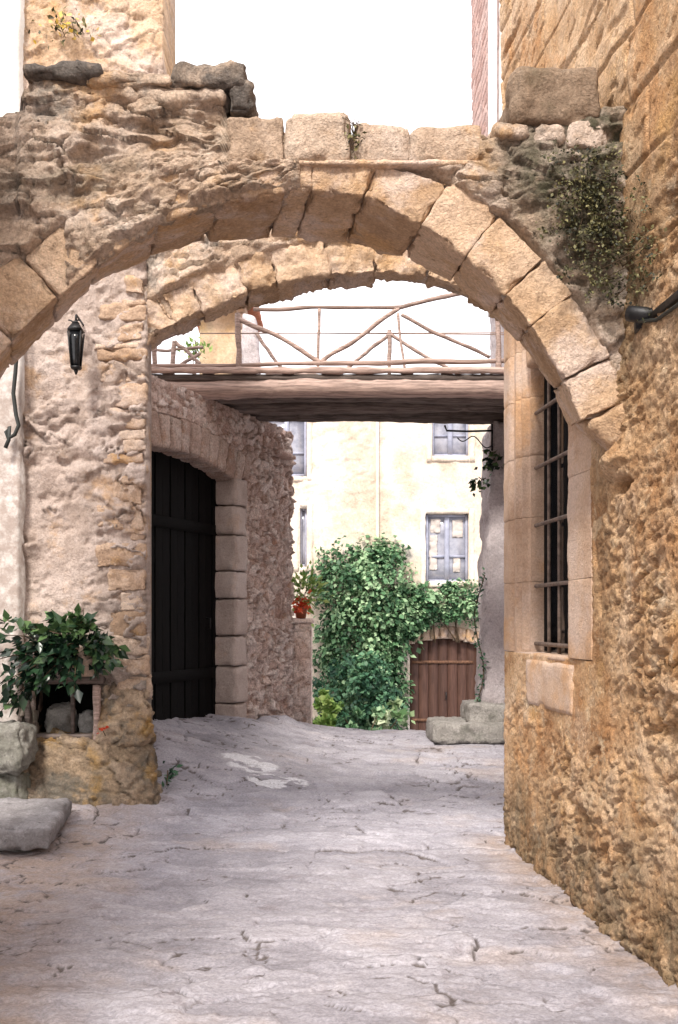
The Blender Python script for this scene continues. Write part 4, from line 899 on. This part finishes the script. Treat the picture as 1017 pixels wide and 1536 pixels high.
# ------------------------------------------------------------------ greenery
def blob_leaves(name, label, cat, poly, d, depth, n, size, mat, seed, stems=5, bulge=1.0, dirv=(0, -.7, -.35), darker=None):
    """leaf clumps filling a bushy volume whose outline is known; poly in picture units at distance d"""
    r = np.random.default_rng(seed); poly = np.array([at(a, b, d) for a, b in poly])[:, [0, 2]]
    lo, hi = poly.min(0), poly.max(0)
    def inside(p):
        c = np.zeros(len(p), bool); j = len(poly)-1
        for i in range(len(poly)):
            xi, zi = poly[i]; xj, zj = poly[j]
            c ^= ((zi > p[:, 1]) != (zj > p[:, 1])) & (p[:, 0] < (xj-xi)*(p[:, 1]-zi)/(zj-zi+1e-12)+xi); j = i
        return c
    nc = max(8, n//40); cc = r.uniform(lo, hi, (nc*8, 2)); cc = cc[inside(cc)][:nc]
    # distance to outline gives the crown its swell
    def dist(p):
        dm = np.full(len(p), 9.0)
        for a, b in zip(poly, np.roll(poly, -1, 0)):
            t = np.clip(((p-a)@(b-a))/max((b-a)@(b-a), 1e-9), 0, 1); dm = np.minimum(dm, np.linalg.norm(p-a-t[:, None]*(b-a), axis=1))
        return dm
    sw = np.clip(dist(cc)/(.30*min(hi-lo)), 0, 1)**.6
    cy = d - depth*sw*r.uniform(.35, 1.0, len(cc))*bulge
    ctone = np.clip(r.normal(.5, .22, len(cc)), 0, 1)
    per = int(n/len(cc)); g = G(); rad = .14*min(hi-lo)
    for k in range(len(cc)):
        o = r.normal(0, 1, (per, 3)); o /= np.linalg.norm(o, axis=1, keepdims=True); o *= rad*r.uniform(.4, 1.0, (per, 1))*r.uniform(.6, 1.3)
        Pn = np.array([cc[k, 0], cy[k], cc[k, 1]])+o*np.array([1, .7, .85])
        on_ = o/np.linalg.norm(o, axis=1, keepdims=True); leaves(g, Pn, on_*.35+np.array(dirv), size*r.uniform(.55, 1.25), seed*100+k, .8, tone=ctone[k]-.18*(r.random() < .3), spread=.4, nrm=on_+np.array([0, -.7, .45]))
    t = thing(name, label, cat, (float(poly[:, 0].mean()), d, float(lo[1])))
    g.build('foliage', mat, t)
    g = G(); base = np.array([poly[:, 0].mean(), d-.1*depth, lo[1]])
    for k in range(stems):
        e = cc[r.integers(len(cc))]; q = np.array([e[0], d-.3*depth, e[1]]); b0 = base+np.array([r.uniform(-.2, .2)*(hi-lo)[0], 0, -.05])
        tube(g, [b0, b0*.6+q*.4+r.normal(0, .04, 3), q], [.02, .014, .006], 6)
    g.build('stem', M['bark'], t)
    return t
blob_leaves('ivy', 'dense green ivy mass climbing the cream house beside the brown door', 'ivy', [(494, 826), (525, 815), (570, 815), (602, 826), (618, 848), (622, 890), (640, 908), (630, 940), (600, 965), (596, 1040), (592, 1108), (484, 1112), (480, 1000), (482, 900), (480, 850)], 19.95, .8, 13000, .115, M['ivy'], 31, 8)
blob_leaves('ivy', 'band of green ivy trailing over the brown arched door', 'ivy', [(610, 880), (640, 876), (690, 880), (725, 874), (728, 925), (712, 934), (670, 930), (630, 940), (612, 960)], 19.93, .4, 3000, .105, M['ivy'], 32, 4)
blob_leaves('bush', 'dark green bush at the foot of the ivy', 'bush', [(476, 1010), (520, 975), (575, 985), (598, 1010), (598, 1112), (474, 1112)], 18.9, .5, 2600, .11, M['ivydark'], 33, 5)
blob_leaves('fern', 'lime green fern beside the end of the low wall', 'plant', [(470, 1050), (485, 1034), (508, 1050), (512, 1112), (468, 1112)], 17.5, .35, 520, .11, M['lime'], 34, 4, dirv=(0, -.4, .3))
blob_leaves('shrub', 'low mid green shrub in front of the dark bush', 'shrub', [(505, 1082), (530, 1066), (570, 1070), (582, 1112), (500, 1112)], 17.2, .3, 520, .085, M['ivy'], 35, 3, dirv=(0, -.3, .4))
blob_leaves('variegated_plant', 'pale variegated leafy plant to the left of the brown door', 'plant', [(560, 1068), (585, 1054), (612, 1066), (618, 1086), (590, 1094), (564, 1086)], 18.2, .25, 130, .16, M['pale'], 36, 3, dirv=(0, -.6, .2))
g = G(); c = at(588, 1096, 18.2); lathe(g, (c[0], c[1], -.97), [(0, 0), (.16, 0), (.21, .42), (.23, .42), (.23, .47), (.20, .47), (.18, .40), (0, .40)]); tag(g.build('plant_pot', M['iron']), 'dark pot holding the pale variegated plant by the door', 'pot')

# leafy plant over the niche
pp = thing('potted_plant', 'large glossy dark green plant spilling over the small wall niche', 'potted plant', (-2.2, 8.05, 1.1))
r2 = np.random.default_rng(5); g = G(); gs = G()
pc = np.array(at(122, 985, 8.0))
g2 = G(); lathe(g2, (pc[0], 8.08, 1.145), [(0, 0), (.085, 0), (.125, .20), (.14, .20), (.14, .235), (.12, .235), (.11, .19), (0, .19)]); g2.build('pot', M['quoin'], pp)
tips = [(20, 965), (50, 945), (85, 928), (110, 925), (138, 940), (160, 960), (178, 985), (170, 996), (155, 980), (45, 1000), (15, 1030), (55, 1020), (30, 985), (60, 960), (10, 1010), (40, 1015), (70, 1000), (90, 945), (120, 945), (150, 1000), (60, 1035), (20, 1040), (95, 975), (100, 1020), (5, 930), (-25, 960), (-40, 1000), (75, 970), (40, 970), (125, 930), (-10, 1040), (145, 960), (30, 1060), (0, 1070), (112, 1040)]
for k, (a, b) in enumerate(tips):
    e = np.array(at(a+r2.uniform(-6, 6), b+r2.uniform(-6, 6), 7.95-r2.uniform(-.12, .16))); b0 = pc+np.array([r2.uniform(-.06, .06), .05, .05])
    mid = (b0+e)/2+np.array([0, -.06, .10]); t = np.linspace(0, 1, 9)[:, None]; path = (1-t)**2*b0+2*t*(1-t)*mid+t*t*e
    tube(gs, path, np.linspace(.007, .003, 9), 5)
    dirn = np.gradient(path, axis=0); dirn /= np.linalg.norm(dirn, axis=1, keepdims=True)
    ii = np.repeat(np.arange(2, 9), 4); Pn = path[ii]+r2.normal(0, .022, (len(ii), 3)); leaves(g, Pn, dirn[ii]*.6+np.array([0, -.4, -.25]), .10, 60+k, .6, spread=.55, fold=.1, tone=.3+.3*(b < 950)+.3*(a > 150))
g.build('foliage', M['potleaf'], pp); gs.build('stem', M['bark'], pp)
g = G(); c = np.array(at(154, 1095, 8.1)); leaves(g, c+r2.normal(0, .02, (8, 3)), np.tile([0, -.8, .3], (8, 1)), .035, 8, .9); fl = thing('red_flower', 'small red flower beside the niche post', 'flower', tuple(c)); g.build('petals', M['red'], fl)
g = G(); tube(g, [c, c+np.array([.01, .05, -.05]), c+np.array([.02, .12, -.12])], .004, 5); g.build('stem', M['bark'], fl)
# tuft at the foot of the corner
wt = thing('weed_tuft', 'small green weed tuft at the foot of the battered corner', 'plant', (-1.47, 8.4, .02)); g = G(); r2 = np.random.default_rng(9)
for k in range(3):
    Pn = np.array([-1.465, 8.5+.12*k, .10+.07*k])+r2.normal(0, 1, (26, 3))*np.array([.022, .05, .06]); leaves(g, Pn, np.tile([.5, -.3, .4], (26, 1)), .06, k+70)
g.build('foliage', M['ivydark'], wt); g = G(); tube(g, [(-1.48, 8.5, .0), (-1.47, 8.5, .2), (-1.48, 8.6, .3)], .006, 5); g.build('stem', M['bark'], wt)
# herbs on the mossy shoulder of the arch
mw = thing('wall_herbs', 'dark mossy herbs growing where the front arch meets the right wall', 'plant', (1.3, 4.85, 3.4)); g = G(); r2 = np.random.default_rng(17); cl = []
n_ = 0
while n_ < 250:
    q_ = r2.uniform(0, 1); a, b = 862+70*q_+r2.normal(0, 36), 240+200*q_+r2.normal(0, 44)
    if a > 985 or a < 800 or b < 215 or b > 470: continue
    d = min(4.90, 2862/max(a-357, 1)-.0) if a > 920 else 4.90
    c = np.array(at(a, b, d-.03)); k_ = int(r2.integers(4, 18)); Pn = c+r2.normal(0, 1, (k_, 3))*np.array([.022, .010, .016])
    leaves(g, Pn, np.tile([-.3, -.5, -.4], (k_, 1)), .019, 1000+n_, .7, spread=.7, tone=float(r2.uniform(.1, .75))); n_ += 1; cl.append(c)
g.build('foliage', M['moss'], mw); g = G()
cs_ = sorted(cl[::14], key=lambda q: q[2]); tube(g, [q+np.array([.0, .05, 0]) for q in cs_], .004, 5)
g.build('stem', M['bark'], mw)
# dry twigs on the crown of the arch and yellow wallflowers on the house
tw = thing('weed_tuft', 'dry twiggy weed sprouting between coping stones of the front arch', 'plant', at(530, 185, 5)); g = G()
for k in range(9): tube(g, [at(531, 205, 5.0), at(531+r2.uniform(-8, 8), 190, 4.98), at(531+r2.uniform(-20, 22), 176+r2.uniform(-6, 8), 4.97)], [.003, .0025, .0012], 5)
g.build('stem', M['bark'], tw); g = G(); c = np.array(at(531, 212, 4.96)); leaves(g, c+r2.normal(0, 1, (50, 3))*np.array([.018, .02, .05]), np.tile([0, -.7, 0], (50, 1)), .028, 4); g.build('foliage', M['moss'], tw)
wf = thing('wallflowers', 'yellow wallflowers rooted high in the rubble of the left house', 'plant', at(95, 40, 8.1)); g = G(); g2 = G(); g3 = G(); c = np.array(at(100, 40, 8.16))
Pn = c+r2.normal(0, 1, (34, 3))*np.array([.11, .03, .05]); leaves(g, Pn, np.tile([0, -.8, .1], (34, 1)), .045, 5, .8); Pn = c+r2.normal(0, 1, (60, 3))*np.array([.12, .03, .06]); leaves(g2, Pn, np.tile([0, -.6, .1], (60, 1)), .05, 6)
g.build('blossom', M['yellowpetal'], wf); g2.build('foliage', M['moss'], wf)
for k in range(4): tube(g3, [c+np.array([r2.uniform(-.08, .08), .10, -.03]), c+r2.normal(0, .04, 3)*np.array([1, .3, 1])], .003, 5)
g3.build('stem', M['bark'], wf)

# ------------------------------------------------------------------ small things on the left
g = G(); x0 = -3.3
block(g, [(x0, 6.74, .05), (-1.955, 6.73, .04), (-2.10, 7.72, .05), (x0, 7.76, .05), (x0, 6.72, .215), (-1.93, 6.70, .205), (-2.07, 7.76, .215), (x0, 7.78, .22)], .025, .025, .016, 6, 1501, tone=.5, chip=.7)
sl = thing('stone_bench', 'low grey stone slab bench at the left edge of the paving', 'bench', (-2.5, 7.2, 0)); g.build('slab', M['slab'], sl)
for k, (a, b) in enumerate(((-2.2, 7.45), (-2.25, 6.98), (-3.1, 7.2))):
    g = G(); bx(g, a-.1, a+.1, b-.12, b+.12, -.05, .06, res=.03, r=.03, amp=.015, seed=k); g.build('foot_stone', M['grey'], sl)
for k, (x0, x1, y0, z0, z1) in enumerate(((-3.0, -2.44, 7.75, .40, .80), (-3.05, -2.50, 7.85, -.03, .42))):
    g = G(); bx(g, x0, x1, y0, y0+.4, z0, z1, res=.018, r=.12, amp=.035, seed=1520+k, ns=5, tone=.2+.15*k, stain=.3+.3*k, chip=.8)
    tag(g.build('boulder', M['grey']), ['rounded grey boulder below the green plant, upper of the two', 'mossy grey boulder behind the stone bench, lower of the two'][k], 'boulder', 'boulders by the left house')
# lantern
ln = thing('wall_lantern', 'black iron lantern hanging on the pink house under the arch', 'lantern', at(114, 520, 8.0))
lc = np.array(at(114, 520, 8.0)); lx, ly, lz = lc
g = G(); n4 = lambda r_, z: [(lx+r_*c, ly+r_*s, lz+z) for c, s in ((-1, -1), (1, -1), (1, 1), (-1, 1))]
def fr_(g, r0, z0, r1, z1): block(g, n4(r0, z0)+n4(r1, z1), .05, .004, .001, seed=1)
fr_(g, .044, .115, .062, .125); fr_(g, .06, .126, .026, .185); fr_(g, .03, .186, .012, .21)
for sx_ in (-1, 1):
    for sy_ in (-1, 1): tube(g, [(lx+sx_*.052, ly+sy_*.052, lz+.115), (lx+sx_*.03, ly+sy_*.03, lz-.16)], .007, 6)
fr_(g, .03, -.185, .042, -.16); fr_(g, .006, -.225, .018, -.186); g.build('frame', M['iron'], ln)
g = G(); fr_(g, .027, -.159, .047, .114); g.build('glass', M['glass'], ln)
g = G(); tt = np.linspace(0, 1, 30)
tube(g, [(lx, ly, lz+.21), (lx, ly, lz+.25), (lx-.01, ly+.05, lz+.27), (lx-.02, ly+.36, lz+.26)], .009, 8); tube(g, [(lx-.09*t_+.03*math.cos(t_*8), ly+.12, lz+.20+.05*math.sin(t_*8)) for t_ in tt], .006, 6); g.build('bracket', M['iron'], ln)
# cable
cb = G(); tube(cb, [at(a, b, 8.08) for a, b in ((27, 470), (26, 520), (23, 560), (20, 590), (24, 622), (28, 638), (22, 652), (12, 658), (9, 648), (14, 640), (13, 660), (8, 672))], .017, 8); tag(cb.build('cable', M['cable']), 'thick dark cable hanging in a loop down the left house corner', 'cable')
# iron arm on the right wall
la = thing('iron_lamp_arm', 'black iron arm and socket fixed to the orange wall beside the mossy shoulder', 'bracket', (1.35, 4.75, 3.0))
g = G(); tube(g, [at(943, 470, 4.72), at(952, 471, 4.70), at(985, 473, 4.62)], [.036, .038, .032], 12); g.build('socket', M['iron'], la)
g = G(); tube(g, [at(980, 474, 4.62), at(1000, 458, 4.45), at(1022, 440, 4.25), at(1080, 420, 3.9)], .022, 12); g.build('arm', M['iron'], la)
g = G(); tube(g, [at(958, 482, 4.68), at(985, 480, 4.55), at(1020, 455, 4.2), at(1080, 430, 3.85)], .009, 8); g.build('cord', M['cable'], la)
g = G(); c = np.array(at(962, 478, 4.74)); block(g, [c+np.array(q) for q in ((-.03, 0, -.05), (.12, -.12, -.05), (.12, .05, -.05), (.0, .12, -.05), (-.03, 0, .05), (.12, -.12, .05), (.12, .05, .05), (.0, .12, .05))], .03, .008, .002, seed=2); g.build('wall_plate', M['iron'], la)

# ------------------------------------------------------------------ sky and sun (bright overcast)
w = bpy.data.worlds.new('World'); scn.world = w; w.use_nodes = True; nt = w.node_tree; nt.nodes.clear()
SUN_EL, SUN_AZ = R(46), R(196)          # behind the camera, a little to the left
sky = nn(nt, 'ShaderNodeTexSky', sky_type='NISHITA'); sky.sun_disc = False; sky.sun_elevation = SUN_EL; sky.sun_rotation = SUN_AZ; sky.dust_density = 4
gen = nn(nt, 'ShaderNodeTexCoord').outputs['Generated']
cl = noise(nt, gen, 2.2, 5, .55, 1.0)
cloud = mix(nt, mrange(nt, cl, .3, .7), (8.3, 8.0, 8.1), (9.6, 9.3, 9.4))
sc_ = mix(nt, .88, sky.outputs[0], cloud)
bg = nn(nt, 'ShaderNodeBackground'); nt.links.new(sc_, bg.inputs[0]); bg.inputs[1].default_value = .08
ow = nn(nt, 'ShaderNodeOutputWorld'); nt.links.new(bg.outputs[0], ow.inputs[0])
sd = bpy.data.lights.new('sun', 'SUN'); sd.energy = 1.5; sd.angle = R(10); sd.color = (1, .93, .84)
so = bpy.data.objects.new('sun', sd); COL.objects.link(so)
az, el = SUN_AZ, SUN_EL
dirv = Vector((math.sin(az)*math.cos(el), math.cos(az)*math.cos(el), math.sin(el)))     # towards the sun
so.rotation_euler = dirv.to_track_quat('Z', 'Y').to_euler(); so.location = dirv*30
scn.view_settings.view_transform = 'Standard'; scn.view_settings.look = 'None'; scn.view_settings.gamma = 1; scn.view_settings.use_curve_mapping = False
scn.view_settings.exposure = 1.72
scn.render.engine = 'CYCLES'; scn.cycles.use_denoising = True; scn.cycles.max_bounces = 8; scn.cycles.diffuse_bounces = 4
